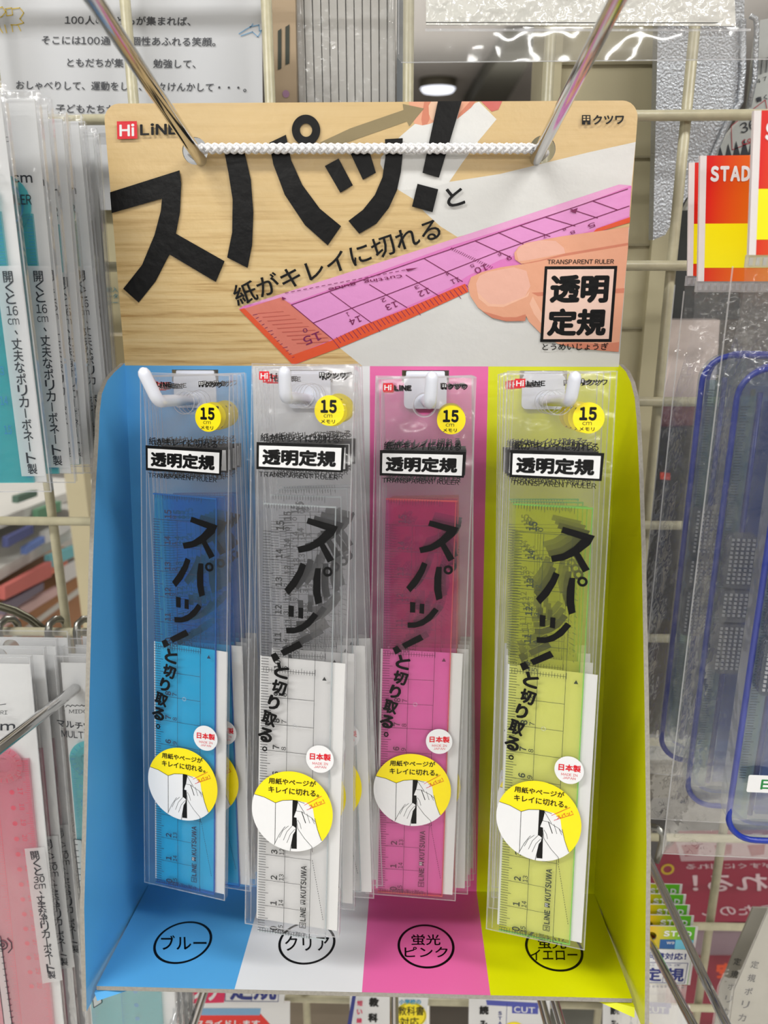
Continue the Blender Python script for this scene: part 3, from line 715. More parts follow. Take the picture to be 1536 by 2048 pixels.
# ------------------------------------------------------------------ folding multi rulers at left
def dotted(b, F, col, rows, y, r=1.0):
    for px, py in rows: b.disc(F.p(px, py), r, y, col, 14)
teal_r = clear('teal_ruler', (.35, .86, .88), .25, (.12, .72, .80), .1); teal_ink = mat('teal_ink', (10, 120, 170), .5)
pink_r = clear('rose_ruler', (.98, .62, .72), .30, (.95, .35, .5), .1); pink_ink = mat('rose_ink', (196, 20, 70), .5)
frost = clear('frosted_label', (.9, .9, .92), .62, (.86, .88, .9), .4)
gtext = mat('dark_text', (38, 42, 50), .5); backer = mat('white_backer', (214, 216, 218), .55)
CO = 2.4375
LF = Frame((-.05, 0, .0), (-.15, .292, 0))
g = lambda x, y: LF.p(x/CO, 160+y/CO)
def vtext(b, s, top, bot, size, y, m, off=.01, tilt=0, F=None):
    """characters one under another between two local points"""
    n = len(s); T, Bq = Vector(top), Vector(bot); down = (Bq-T).normalized(); u = Vector((-down.y, down.x))
    for i, ch in enumerate(s):
        c = T.lerp(Bq, i/(n-1)); h = size/2
        hw = h*(.9 if ch not in 'くりー、1cm' else .75)
        if ch == 'ー': b.line([c-down*h*.8, c+down*h*.8], size*.1, y, m); continue
        if ch == '、': b.line([c-down*h*.2, c+down*h*.3+u*h*.3], size*.12, y, m); continue
        b.text(ch, c-u*hw-down*h, c+u*hw-down*h, c-u*hw+down*h, y, m, off)
def left_pack(fr, label, grp):
    t = thing('folding_ruler_pack', label, 'ruler', fr, grp)
    x1, zt = LF.p(78, 186); xb, zb = LF.p(152, 966); w_ = 52
    b = MB(); out = [(x1-w_, zt), (x1, zt), (x1, zb), (x1-w_, zb)]
    b.plate([out], -1.2, None, filmw); b.plate([out], 1.2, None, filmw)
    b.line([out[1], out[2]], .5, -1.25, seam); b.line([out[2], out[3]], .5, -1.25, seam); b.line([out[0], out[1]], .5, -1.25, seam); b.add([(x1, -1.2, zt), (x1, 1.2, zt), (x1, 1.2, zb), (x1, -1.2, zb)], [(0, 1, 2, 3)], filmw)
    b.obj('film_bag', t)
    b = MB(); b.plate([[(x1-w_+2, zt-2), (x1-2, zt-2), (x1-2, zb+3), (x1-w_+2, zb+3)]], .7, 1.0, backer); b.obj('backing_card', t)
    xr = x1-6.0; zr = g(150, 660)[1]; b = MB()
    b.plate([[(xr-20, zb+3), (xr, zb+3), (xr, zr), (xr-20, zr)]], -.6, .5, teal_r); b.plate([circ((xr-9.5, zr+3), 9.5)], -.9, -.5, teal_r)
    ro = b.obj('ruler', t, 'teal folding ruler'); s = MB()
    for k in range(int(zr-zb-5)): s.line([(xr-.2, zr-1-k), (xr-(3.2 if k % 5 == 0 else 2), zr-1-k)], .22, -.66, teal_ink)
    for k in range(int((zr-zb-12)/11)): s.disc((xr-13, zr-12-k*11), .95, -.66, teal_ink, 14); s.text(str(9+k), (xr-8, zr-9-k*10), (xr-5.4, zr-9-k*10), (xr-8, zr-12-k*10), -.66, teal_ink, .02)
    s.ring((xr-9.5, zr+3), 6.5, 7, -.96, teal_ink, 30); s.ring((xr-9.5, zr+3), 3, 3.3, -.96, teal_ink, 24)
    s.obj('scale_print', ro)
    b = MB(); ztx = g(150, 500)[1]
    b.text('16cm', (x1-17, ztx+2.6), (x1-4.5, ztx+2.4), (x1-17, ztx-.6), -1.3, gtext, .02); b.text('MULTI RULER', (x1-26, ztx-4.4), (x1-5.5, ztx-4.4), (x1-26, ztx-7.6), -1.3, gtext, .01)
    b.text('MIDORI', (x1-26, ztx+14), (x1-14, ztx+14), (x1-26, ztx+12.2), -1.3, gtext, 0); b.ring((x1-11.5, ztx+12.6), .6, .8, -1.3, gtext, 14)
    b.obj('film_print', t)
    b = MB(); xl = x1-9.6; zl = g(0, 915)[1]; zl2 = zb+5.5
    b.plate([[(xl, zl), (xl+8.2, zl), (xl+8.2, zl2), (xl, zl2)]], -1.4, None, frost)
    vtext(b, '開くと', (xl+3.9, zl-3.4), (xl+3.9, zl-10.2), 3.6, -1.5, gtext, .01); b.text('16', (xl+2, zl-12.6), (xl+5.8, zl-12.6), (xl+2, zl-15.6), -1.5, gtext, .005); b.text('cm', (xl+2, zl-16.6), (xl+5.8, zl-16.6), (xl+2, zl-18.6), -1.5, gtext, 0)
    vtext(b, '、丈夫なポリカーボネート製', (xl+4.1, zl-21), (xl+4.1, zl2+2.6), 3.7, -1.5, gtext, .01)
    b.obj('side_label', t, 'pale label strip with vertical dark lettering')
    return t
fr0 = Frame((-.05, 0, 0), (-.15, .292, 0))
gname = 'folding ruler packs on the upper left peg'
front = left_pack(fr0.moved((-4.6, -13, -.5), 0, -.012, (-30, 0, 0)), 'teal folding ruler pack cut off by the left frame edge', gname)
for k in range(1, 9):
    c = copy_tree(front); dy = [0, 0, 13, 24, 34, 44, 54, 62, 70][k]
    f2 = fr0.moved(([0, 0, -1.5, -1, -4, -2.5, -5, -4, -6][k], dy, random.uniform(-1, 2)), .0, random.uniform(-.008, .012), (-60, 0, 30)); c.matrix_world = f2.M()
    c['label'] = 'teal folding ruler pack on the upper left peg, %s' % ['', 'second from the front', 'third from the front', 'fourth from the front', 'fifth from the front', 'sixth from the front', 'seventh from the front', 'eighth from the front', 'rearmost, nearest the grid'][k]
hook('upper left chrome hook carrying the teal folding ruler packs', 60, 250, .36, .13, 2.2)

# lower left: pink and teal 30 cm packs
def long_pack(label, grp, F, edgeR, topY, width, rulm, inkm, name_l1, rr_left, mirrored=False):
    """F frame; edgeR=(px,py) right top corner"""
    t = thing('folding_ruler_pack', label, 'ruler', F, grp)
    x1, zt = F.p(*edgeR); x0 = x1-width; zb = zt-215
    b = MB(); b.plate([[(x0, zt), (x1, zt), (x1, zb), (x0, zb)]], -1.4, None, filmw); b.plate([[(x0, zt), (x1, zt), (x1, zb), (x0, zb)]], 1.6, None, filmw)
    for xx in (x0, x1): b.line([(xx, zt), (xx, zb)], .5, -1.5, seam); b.add([(xx, -1.4, zt), (xx, 1.6, zt), (xx, 1.6, zb), (xx, -1.4, zb)], [(0, 1, 2, 3)], filmw)
    b.line([(x0, zt), (x1, zt)], .5, -1.5, seam); b.obj('film_bag', t)
    b = MB(); b.plate([[(x0+1.5, zt-4), (x1-1.2, zt-4), (x1-1.2, zb+3), (x0+1.5, zb+3)], circ((x0+width/2, zt-9), 4)], .9, 1.3, backer); b.obj('backing_card', t)
    return t, x0, x1, zt, zb
def long_ruler(t, xa, xb, zr, zb, rulm, inkm, head, ticks_right=True, lab='pink folding ruler'):
    b = MB(); b.plate([[(xa, zb), (xb, zb), (xb, zr), (xa, zr)]], -.8, .7, rulm); b.plate([circ(head, 8.8, 32), circ(head, 3.6, 20)], -1.2, -.75, rulm); b.ring(head, 5.6, 6.4, -1.25, rulm, 30)
    ro = b.obj('ruler', t, lab); s = MB(); sg = -1 if ticks_right else 1; xe = xb if ticks_right else xa
    for k in range(int((zr-zb))): s.line([(xe+sg*.2, zr-.6-k), (xe+sg*(3.0 if k % 5 == 0 else 1.8), zr-.6-k)], .2, -.86, inkm)
    for k in range(15):
        z = zr-8-k*7.6
        s.disc((xe+sg*8.5, z), 1.15, -.86, inkm, 14); s.disc((xe+sg*22, z-22), 1.15, -.86, inkm, 14)
        s.text(str(16+k), (xe+sg*4.6+1, z+2.2), (xe+sg*4.6+1, z-1), (xe+sg*4.6-1.2, z+2.2), -.86, inkm, .02)
    s.line([(xe+sg*15, zr-6), (xe+sg*15, zb)], .2, -.86, inkm)
    for k in range(int((zr-zb)/1.2)): s.line([(xe+sg*15, zr-8-k*1.2), (xe+sg*(16.4 if k % 5 else 17.6), zr-8-k*1.2)], .16, -.86, inkm)
    for k in range(18): 
        a = k*math.pi*2/18; s.line([(head[0]+6.4*math.cos(a), head[1]+6.4*math.sin(a)), (head[0]+8.2*math.cos(a), head[1]+8.2*math.sin(a))], .25, -1.26, inkm)
    s.obj('scale_print', ro)
F1 = Frame((-.10, 0, 0), (-.13, .315, -.13))
grp = 'long folding ruler packs on the lower left pegs'
tk, x0, x1, zt, zb = long_pack('pink folding ruler pack at the lower left, front one', grp, F1, (62, 1312), 0, 54, pink_r, pink_ink, '', 0)
e1 = F1.p(62, 1518)
long_ruler(tk, x1-40, F1.p(62, 1518)[0]-1.0, e1[1], zb+4, pink_r, pink_ink, (F1.p(8, 1528)[0], F1.p(8, 1528)[1]), True)
b = MB(); b.text('30cm', F1.p(-62, 1440), F1.p(34, 1440), F1.p(-62, 1458), -1.5, gtext, .02); b.text('MIDORI', F1.p(-30, 1418), F1.p(18, 1418), F1.p(-30, 1426), -1.5, gtext, 0); b.line([F1.p(-10, 1414), F1.p(0, 1407), F1.p(15, 1405)], .3, -1.5, gtext); b.obj('film_print', tk)
b = MB(); T0, T1 = F1.p(52, 1693), F1.p(92, 1690); B0, B1 = F1.p(88, 1962), F1.p(128, 1955)
b.plate([[T0, T1, B1, B0]], -1.6, None, frost)
q = lambda px, py: F1.p(px, py)
vtext(b, '開くと', q(73, 1706), q(80, 1738), 4.2, -1.7, gtext, .012); b.text('30', q(70, 1749), q(92, 1746), q(71, 1762), -1.7, gtext, .01); b.text('cm', q(71, 1764), q(94, 1762), q(72, 1774), -1.7, gtext, .005)
vtext(b, '、丈夫なポリカーボネート製', q(83, 1780), q(106, 1944), 4.2, -1.7, gtext, .012); b.obj('side_label', tk, 'pale label strip with vertical dark lettering')
b = MB(); q_ = [q(-10, 1868), q(4, 1868), q(28, 2048), q(14, 2060)]; b.plate([q_], -1.62, None, frost); b.line(q_, .4, -1.66, gtext, True)
for k in range(14): b.line([q(2+k*1.8, 1885+k*12), q(8+k*1.8, 1885+k*12)], .35, -1.66, gtext)
b.ring(q(8, 1885), 2.0, 2.5, -1.7, gtext, 24); b.ring(q(8, 1885), .7, 1.1, -1.7, gtext, 16)
b.line([q(18, 1872), q(26, 1880), q(27, 1892), q(20, 1900)], .5, -1.7, gtext); b.obj('picture_strip', tk)
for k in range(1, 4):
    c = copy_tree(tk); c.matrix_world = F1.moved((2.6*k+.6, 6.5*k, 1.5*k)).M(); c['label'] = 'pink folding ruler pack at the lower left, %s from the front' % ORD[k]
F2 = Frame((-.10, 0, 0), (-.10, .325, -.13))
tk, x0, x1, zt, zb = long_pack('teal folding ruler pack beside the blue side panel, front one', grp, F2, (312, 1312), 0, 44, teal_r, teal_ink, '', 0)
xa, zr = F2.p(141, 1512)
long_ruler(tk, xa, xa+34, zr, zb+4, teal_r, teal_ink, (F2.p(180, 1516)[0], F2.p(180, 1516)[1]), False, 'teal folding ruler')
b = MB(); b.text('MIDORI', F2.p(141, 1416), F2.p(196, 1416), F2.p(141, 1424), -1.5, gtext, 0)
pp = [F2.p(134+i*3.2, 1411-4*abs(math.sin(i*1.1))) for i in range(14)]; b.line(pp, .35, -1.5, gtext)
b.text('マルチ定規', F2.p(116, 1434), F2.p(204, 1446), F2.p(118, 1450), -1.5, gtext, .025); b.text('MULTI RULER', F2.p(125, 1457), F2.p(236, 1466), F2.p(126, 1471), -1.5, gtext, .012); b.obj('film_print', tk)
b = MB(); q_ = [F2.p(151, 1674), F2.p(166, 1676), F2.p(206, 2000), F2.p(190, 2010)]; b.plate([q_], -1.62, None, frost); b.line(q_, .4, -1.66, gtext, True)
for k in range(26): b.line([F2.p(153+k*1.5, 1685+k*12), F2.p(158+k*1.5, 1685+k*12)], .35, -1.66, gtext)
b.obj('picture_strip', tk)
for k in range(1, 4):
    c = copy_tree(tk); c.matrix_world = F2.moved((1.0*k, 6.0*k, 1.8*k)).M(); c['label'] = 'teal folding ruler pack beside the blue side panel, %s from the front' % ORD[k]
# wire hooks and arc behind them
for lb, px in (('steel hook bent over the lower left grid wire, left one', 14), ('steel hook bent over the lower left grid wire, middle one', 112), ('steel hook bent over the lower left grid wire, right one', 168)):
    fr = Frame((0, 0, 0), at(px, 1255, .383)-CAM); t = thing('wire_hook', lb, 'hook', fr, 'steel hooks on the lower left wire')
    b = MB(); b.tube([(3, 6, -7), (3, 5, 0), (2, 3, 3.5), (0, 0, 4.6), (-1.5, -3.5, 3.5), (-2, -5, 0), (-2, -5, -8), (-2, -6, -16)], 1.9, dullmetal, 12); b.obj('hook', t)
fr = Frame((0, 0, 0), at(60, 1235, .40)-CAM); t = thing('curved_rail', 'dark curved steel rail behind the lower left grid', 'rail', fr)
b = MB(); b.tube([Vector(at(x, y, .40)-at(60, 1235, .40))*1000 for x, y in ((-60, 1196), (-30, 1205), (0, 1213), (30, 1222), (60, 1238), (90, 1262), (110, 1290))], 2.2, mat('dark_steel', (86, 84, 72), .35, 1), 12); b.obj('bar', t)

# ------------------------------------------------------------------ right: bags of template cases
blue_rim = mat('blue_plastic_rim', (22, 48, 150), .3); ridge = clear('ridged_clear', (.55, .57, .62), .22, (.5, .54, .62), .12, (900, 1.0, .001, 1))
mint = clear('mint_plastic', (.78, .9, .88), .22, (.55, .72, .72), .15); casem = clear('case_plastic', (.90, .93, .97), .06, (.7, .76, .84), .1, (60, .4, .003, 2))
tagred = None
def grad(name, c0, c1, x0, x1):
    m, n, l = nt(name); p = n.new('ShaderNodeBsdfPrincipled'); o = n.new('ShaderNodeOutputMaterial'); l.new(p.outputs[0], o.inputs[0])
    tc = n.new('ShaderNodeTexCoord'); s = n.new('ShaderNodeSeparateXYZ'); l.new(tc.outputs['Object'], s.inputs[0])
    mr = n.new('ShaderNodeMapRange'); mr.inputs['From Min'].default_value = x0; mr.inputs['From Max'].default_value = x1; l.new(s.outputs['X'], mr.inputs['Value'])
    mx = n.new('ShaderNodeMixRGB'); mx.inputs[1].default_value = (*s2l(c0), 1); mx.inputs[2].default_value = (*s2l(c1), 1); l.new(mr.outputs[0], mx.inputs[0]); l.new(mx.outputs[0], p.inputs['Base Color'])
    p.inputs['Roughness'].default_value = .35; return m
tag_m = grad('tag_red_to_orange', (214, 30, 22), (238, 150, 20), .004, .035); tag_y = mat('tag_yellow', (246, 232, 10), .35); tag_edge = mat('tag_paper_edge', (222, 216, 216), .6)
casefilm = clear('case_bag_film', (.99, .99, .99), .022, (.95, .95, .97), .08, (60, .8, .004, 3), 1.45, .8)
def shear(b):
    b.v = [(x-z*.09, y, z) for x, y, z in b.v]; return b
def case_pack(fr, label):
    t = thing('template_case_pack', label, 'pencil case', fr, 'blue rimmed clear case packs with red and yellow header tags')
    b = MB(); b.plate([[(0, 0), (58, 0), (58, -40.5), (0, -40.5)]], -.9, .9, tag_m, tag_edge)
    b.plate([[(0, 0), (2.1, 0), (2.1, -40.5), (0, -40.5)]], -.96, None, tag_edge); b.plate([[(2.1, -21.5), (58, -21.5), (58, -36), (2.1, -36)]], -.98, None, tag_y)
    b.text('STAD', (3.4, -3.2), (16.4, -3.2), (3.4, -8.2), -1.0, white, .06)
    shear(b).obj('header_tag', t, 'red and yellow header tag')
    b = MB(); b.plate([[(-.5, -40.5), (58, -40.5), (58, -44.2), (-.5, -44.2)]], -.5, .5, seam)
    for k in range(28): b.box(.4+k*2.1, 1.5+k*2.1, -1.0, -.5, -43.6, -41.2, seam)
    b.v = [(x+3.6, y, z) for x, y, z in b.v]; b.obj('seal_strip', t)
    b = MB()
    nx, nz = 14, 40; rnd = random.Random(5)
    L = lambda z: 0 if z > -60 else 0
    for yy in (-6.5, 7.5):
        vs = []; 
        for j in range(nz+1):
            z = -44-(220)*j/nz
            for i in range(nx+1):
                u = i/nx; x = -.5+59*u+3.6*max(0, 1-j/9)*(1-u); sw = min(1, (j/nz)*5)*min(1, u*6+.05)*min(1, (1-j/nz)*8)
                x += 2.0*math.sin(j*.55)*max(0, 1-j/10)*(1-u)
                vs.append((x, yy*sw+rnd.uniform(-.25, .25)*sw, z))
        b.add(vs, [(j*(nx+1)+i, j*(nx+1)+i+1, (j+1)*(nx+1)+i+1, (j+1)*(nx+1)+i) for j in range(nz) for i in range(nx)], casefilm, True)
    b.line([(-.5, -44), (-.5, -264)], .5, -.1, seam); b.line([(-.5, -264), (58, -264)], .5, -.1, seam)
    b.obj('film_bag', t)
    X0, X1, Z1, Z0 = 20.5, 66, -70, -252
    R_ = rrect(X0, X1, Z0, Z1, 11, 8)
    b = MB(); b.plate([R_], -5, -4.4, casem); b.plate([R_], 4.6, 5.2, casem)
    n = len(R_); b.add([(p[0], -4.4, p[1]) for p in R_]+[(p[0], 5.2, p[1]) for p in R_], [(i, (i+1) % n, n+(i+1) % n, n+i) for i in range(n)], casem)
    cs = b.obj('case', t, 'clear case with a blue rim')
    b = MB(); b.tube([(p[0], -5, p[1]) for p in R_], 1.15, blue_rim, 8, closed=True); b.tube([(p[0]+4, 5, p[1]) for p in R_], .8, blue_rim, 8, closed=True); b.tube([(X0+9.0, -1.5, Z1-9), (X0+9.4, -1.5, (Z0+Z1)/2), (X0+9.0, -1.5, Z0+9)], 1.1, blue_rim, 8); b.obj('rim', cs)
    b = MB(); b.box(X0+2, X0+7.4, -3.4, -2.4, Z0+8, Z1-10, mint)
    for k in range(130): b.box(X0+2.3, X0+(4.6 if k % 5 else 5.6), -3.55, -3.4, Z1-14-k*1.1, Z1-13.8-k*1.1, gtext)
    b.box(X0+5.8, X0+7.4, -1.4, -.6, Z0+8, Z1-8, clear('amber_plastic', (.9, .87, .62), .15, (.8, .76, .4), .1)); b.box(X0+10.6, X0+30, -2.6, -1.4, Z0+10, Z1-12, clear('deep_blue_plastic', (.32, .48, .8), .2, (.12, .25, .6), .1))
    b.obj('template', cs)
    for k, (za, zb) in enumerate(((-131, -152), (-153, -166), (-167, -188))):
        b = MB(); b.plate([rrect(X0+2, X0+13, zb, za, 2.2, 4)], -9.5, -5.4, ridge)
        for i in range(int((za-zb)/1.7)-1):
            for j in range(5): b.box(X0+3.2+j*1.9, X0+4.1+j*1.9, -10.1, -9.5, za-2-i*1.7, za-1.1-i*1.7, seam)
        b.obj('grip_pad', cs)
    return t
base = case_pack(Frame((0, 0, -.04), (.1128, .3, .038)), 'clear case pack with a cut-off tag at the right frame edge, front one')
base.matrix_world = Frame((0, 0, -.04), at(1506, 222, .272)-CAM).M()
for k, (x, y, z, rz, lb) in enumerate([(1399, 312, .305, -.06, 'blue rimmed case pack whose tag shows the white letters, middle one'), (1377, 326, .338, -.16, 'blue rimmed case pack turned edge-on, rearmost beside the display'), (1400, 330, .366, -.1, 'blue rimmed case pack against the grid, mostly hidden')]):
    if k == 2: continue
    c = copy_tree(base); c.matrix_world = Frame((0, 0, rz), at(x, y, z)-CAM).M(); c['label'] = lb
    if k == 1:
        for ch in c.children:
            if ch.name.startswith('case'): ch.location.x = -.0078
# price sticker on the front case
fr = Frame((0, 0, -.04), at(1515, 1568, .262)-CAM); b = MB(); b.plate([rrect(-3.5, 12, -3.6, 3.6, .6, 3)], 0, .2, white); b.text('日', (1.2, 2.0), (5.2, 2.0), (1.2, -2.2), -.05, mat('green_ink', (20, 130, 60), .5), .03)
o = b.obj('price_sticker'); o.matrix_world = fr.M(); o['label'] = 'small white price sticker with green print low on the front case pack'; o['category'] = 'sticker'

# ------------------------------------------------------------------ clear sign holder at top right
fr = Frame((0, 0, 0), at(850, 50, .345)-CAM); F = fr
t = thing('sign_holder', 'clear plastic sleeve with a blank white price card at the top right', 'sign', fr)
wq = lambda x, y: F.p(x, y)
b = MB(); sl = clear('sleeve_plastic', (.93, .93, .93), .10, (.75, .75, .74), .05, (30, .3, .004, 2), 1.45, 1.3)
tl, br = wq(792, -40), wq(1700, 118)
b.plate([rrect(tl[0], br[0], br[1], tl[1], 4, 5)], 0, .5, sl, seam); b.line([(tl[0]+2, br[1]+.2), (br[0], br[1]+.2)], .35, -.1, seam); b.line([(tl[0]+1, br[1]+3), (tl[0]+1, tl[1])], .3, -.1, seam)
b.line([wq(852, 60), wq(1500, 60)], .9, -.12, seam); b.obj('sleeve', t)
b = MB(); a0, a1, a2, a3 = wq(852, 51), wq(1470, 53), wq(1466, -40), wq(852, -40)
b.plate([[a0, a1, a2, a3]], -.8, -.3, mat('blank_card', (212, 212, 206), .08, bs=(90, .6, .004, 3), coat=1.0)); b.line([wq(852, 46), wq(1434, 47)], .22, -.86, black); b.obj('price_card', t)

# ------------------------------------------------------------------ things hanging behind the grid
def quad_card(name, label, cat, Y, corners, m, th=1.2, draw=None, edge=None, rot=(0, 0, 0), group=None):
    """a sheet or box standing behind the wires at depth Y; corners in image coordinates"""
    cx = sum(c[0] for c in corners)/len(corners); cy = sum(c[1] for c in corners)/len(corners)
    fr = Frame(rot, at(cx, cy, Y)-CAM); t = thing(name, label, cat, fr, group); b = MB()
    b.plate([[fr.p(*c) for c in corners]], 0, th, m, edge or m); b.obj('panel', t)
    if draw:
        b = MB(); draw(b, fr); b.obj('print', t)
    return t
greytext = mat('soft_grey_text', (70, 72, 78), .6)
def poem(b, F):
    for st, xa, xb, y in (('100人の子どもが集まれば、', 130, 382, 40), ('そこには100通りの個性あふれる笑顔。', 84, 432, 80), ('ともだちが集まり、勉強して、', 135, 392, 125), ('おしゃべりして、運動をして、時々けんかして・・・。', 33, 494, 170), ('子どもたちが', 112, 232, 217)):
        b.text(st, F.p(xa, y-9), F.p(xb, y-9+ (xb-xa)*.012), F.p(xa, y+9), -.3, greytext, .012)
    yl = mat('crayon_yellow', (228, 196, 60), .6); bl = mat('crayon_blue', (120, 170, 210), .6)
    for pts, m_ in (([(-10, 20), (5, 14), (12, 24), (4, 34), (-8, 36)], yl), ([(12, 18), (24, 16), (26, 30), (14, 32), (12, 18)], yl), ([(26, 18), (40, 16), (48, 26), (40, 38), (48, 46), (34, 50), (22, 50)], yl), ([(-2, 40), (0, 56), (6, 66)], yl), ([(10, 50), (14, 66)], yl), ([(24, 50), (26, 64)], yl), ([(36, 50), (42, 62)], yl),
                    ([(478, 68), (500, 54), (518, 50), (519, 62), (540, 58)], bl), ([(482, 72), (505, 64), (516, 74), (524, 60)], bl), ([(500, 56), (506, 48)], bl)):
        b.line([F.p(*p) for p in pts], .35, -.3, m_)
quad_card('notice_sheet', 'white notice sheet with rows of small dark lettering, top left', 'notice', .398, [(-60, -60), (522, -60), (528, 420), (-60, 420)], mat('notice_paper', (206, 208, 212), .35), .6, poem)
def cream(b, F):
    tx = mat('dark_band', (60, 58, 54), .6)
    b.text('な思', F.p(178, 256), F.p(206, 256), F.p(178, 272), -.3, greytext, .01)
    b.poly([F.p(160, 352), F.p(240, 352), F.p(240, 374), F.p(160, 374)], -.3, tx); b.text('ヨコ 5㎜', F.p(166, 356), F.p(212, 356), F.p(166, 371), -.4, white, .02)
    for k, c in enumerate(((210, 90, 90), (226, 190, 90), (110, 170, 190))):
        b.line([F.p(165+i*8, 306+k*7-7*math.sin(i/5*2)) for i in range(6)], .5, -.3, mat('rainbow%d' % k, c, .6))
    for k in range(3): b.text(['印の記入', 'がデータ', '利なシー'][k], F.p(190, 574+k*13), F.p(236, 574+k*13), F.p(190, 584+k*13), -.3, mat('pale_teal_text', (90, 150, 165), .6), .01)
    b.poly([F.p(170, 430), F.p(204, 430), F.p(206, 462), F.p(172, 462)], -.3, mat('dull_mauve', (176, 140, 150), .6)); b.line([F.p(172, 478), F.p(204, 478)], .4, -.3, mat('dull_mauve', (176, 140, 150), .6))
quad_card('notebook_pack', 'cream notebook cover behind the grid left of the header card', 'notebook', .402, [(150, 236), (300, 236), (300, 665), (185, 665)], mat('cream_cover', (206, 196, 160), .5), 4, cream)
quad_card('storage_box', 'olive brown box behind the grid under the cream notebook', 'box', .43, [(185, 672), (320, 672), (320, 960), (215, 960)], mat('olive_card', (140, 128, 96), .6), 30)
# beige box with dark slots, striped bundle
def slots(b, F):
    dk = mat('slot_green_black', (66, 70, 62), .7)
    for x0_, x1_, y0_, y1_ in ((571, 579, 54, 130), (556, 563, 62, 140)): b.poly([F.p(x0_, y0_), F.p(x1_, y0_-5), F.p(x1_, y1_-3), F.p(x0_, y1_)], -.3, dk)
    b.disc(F.p(572, 188), 1.6, -.3, mat('lilac_spot', (170, 130, 160), .6), 20)
quad_card('cardboard_box', 'beige cardboard box with two dark slots behind the grid at the top', 'box', .42, [(532, -60), (590, -60), (596, 420), (540, 420)], mat('beige_card', (182, 160, 132), .6), 20, slots)
fr = Frame((0, 0, 0), at(690, 100, .425)-CAM); t = thing('paper_strip_bundle', 'bundle of upright white paper strips wrapped in clear film, top middle', 'paper', fr)
xs = [594+k*16.4 for k in range(12)]
for k in range(12):
    b = MB(); xa = fr.p(xs[k]+1.2, 100)[0]; xb = fr.p(xs[k]+15.6, 100)[0]; b.box(xa, xb, -.4*math.sin(k*1.7), 14, -85, 60, mat('strip_paper', (196, 194, 190), .6)); b.obj('paper_strip', t)
b = MB(); xa = fr.p(590, 100)[0]; xb = fr.p(795, 100)[0]; b.plate([[(xa, 60), (xb, 60), (xb, -86), (xa, -86)]], -3, None, filmw); b.box(xa+2, xb-2, 14.5, 15.5, -86, 60, mat('brown_gap', (84, 70, 60), .7))
b.tube([(xb-2, -2.6, 60), (xb-3, -3.2, 0), (xb-2, -2.6, -86)], 1.6, filmw, 8); b.tube([(xa+2, -2.6, 60), (xa+3, -3.2, 0), (xa+2, -2.6, -86)], 1.6, filmw, 8); b.obj('film_wrap', t)
b = MB(); fr = Frame((0, 0, 0), at(800, 100, .43)-CAM); b.box(-1.5, 3.4, 0, 8, -90, 60, mat('slate_edge', (128, 134, 140), .5)); o = b.obj('slate_divider'); o.matrix_world = fr.M(); o['label'] = 'narrow slate grey divider strip right of the wrapped paper strips'; o['category'] = 'divider'
# silver case & tilted pack at the top right
silver = mat('silver_grained_leather', (178, 182, 188), .38, .75, bs=(900, .8, .0009, 2))
fr = Frame((0, 0, 0), at(1410, 220, .43)-CAM); t = thing('silver_pouch', 'silver grained pouch with rounded edge behind the grid at the top right', 'pouch', fr)
out = [fr.p(*c) for c in ((1318, -40), (1490, -40), (1486, 150), (1480, 205), (1462, 232), (1446, 262), (1428, 305), (1405, 350), (1370, 400), (1330, 470), (1306, 480))]
b = MB(); b.plate([out], 0, 8, silver); b.obj('body', t)
b = MB(); b.tube([(*fr.p(x, y),)[:1]+(-1,)+(fr.p(x, y)[1],) for x, y in ((1484, 40), (1484, 140), (1479, 205), (1462, 232), (1446, 262), (1428, 305), (1405, 350))], 1.5, silver, 10)
b.tube([(fr.p(x, y)[0], -2, fr.p(x, y)[1]) for x, y in ((1497, 34), (1508, 40), (1510, 60), (1506, 160), (1494, 216))], 1.2, silver, 10); b.obj('piping', t)
def bar(b, F):
    for k in range(26): b.line([F.p(1514+k*3.4, 122-k*1.2), F.p(1511+k*3.4, 152-k*1.2)], .18+.25*((k*7) % 3 == 0), -.3, gtext)
    b.text('4 7 8', F.p(1512, 160), F.p(1545, 148), F.p(1513, 168), -.3, gtext, 0)
    b.text('書くのに便利', F.p(1510, 196), F.p(1590, 170), F.p(1512, 206), -.3, gtext, .02)
    b.text('360°', F.p(1478, 248), F.p(1540, 226), F.p(1482, 268), -.3, gtext, .01); b.text('Compact', F.p(1482, 282), F.p(1550, 250), F.p(1486, 294), -.3, mat('dull_red', (170, 30, 50), .5), .02)
    b.line([F.p(1462, 252), F.p(1530, 200), F.p(1540, 250)], .35, -.3, mat('dull_red', (170, 30, 50), .5)); b.line([F.p(1462, 252), F.p(1464, 300), F.p(1560, 262)], .35, -.3, mat('dull_red', (170, 30, 50), .5))
    for k in range(6): b.poly([F.p(1432+k*16, 330-k*5), F.p(1440+k*16, 292-k*5), F.p(1450+k*16, 328-k*5)], -.3, gtext)
quad_card('boxed_tool_pack', 'white and grey pack with barcode and small print leaning behind the silver pouch', 'package', .455, [(1520, 40), (1640, 20), (1640, 420), (1370, 420), (1440, 290), (1500, 215)], mat('pale_grey_pack', (182, 186, 184), .35), 6, bar)
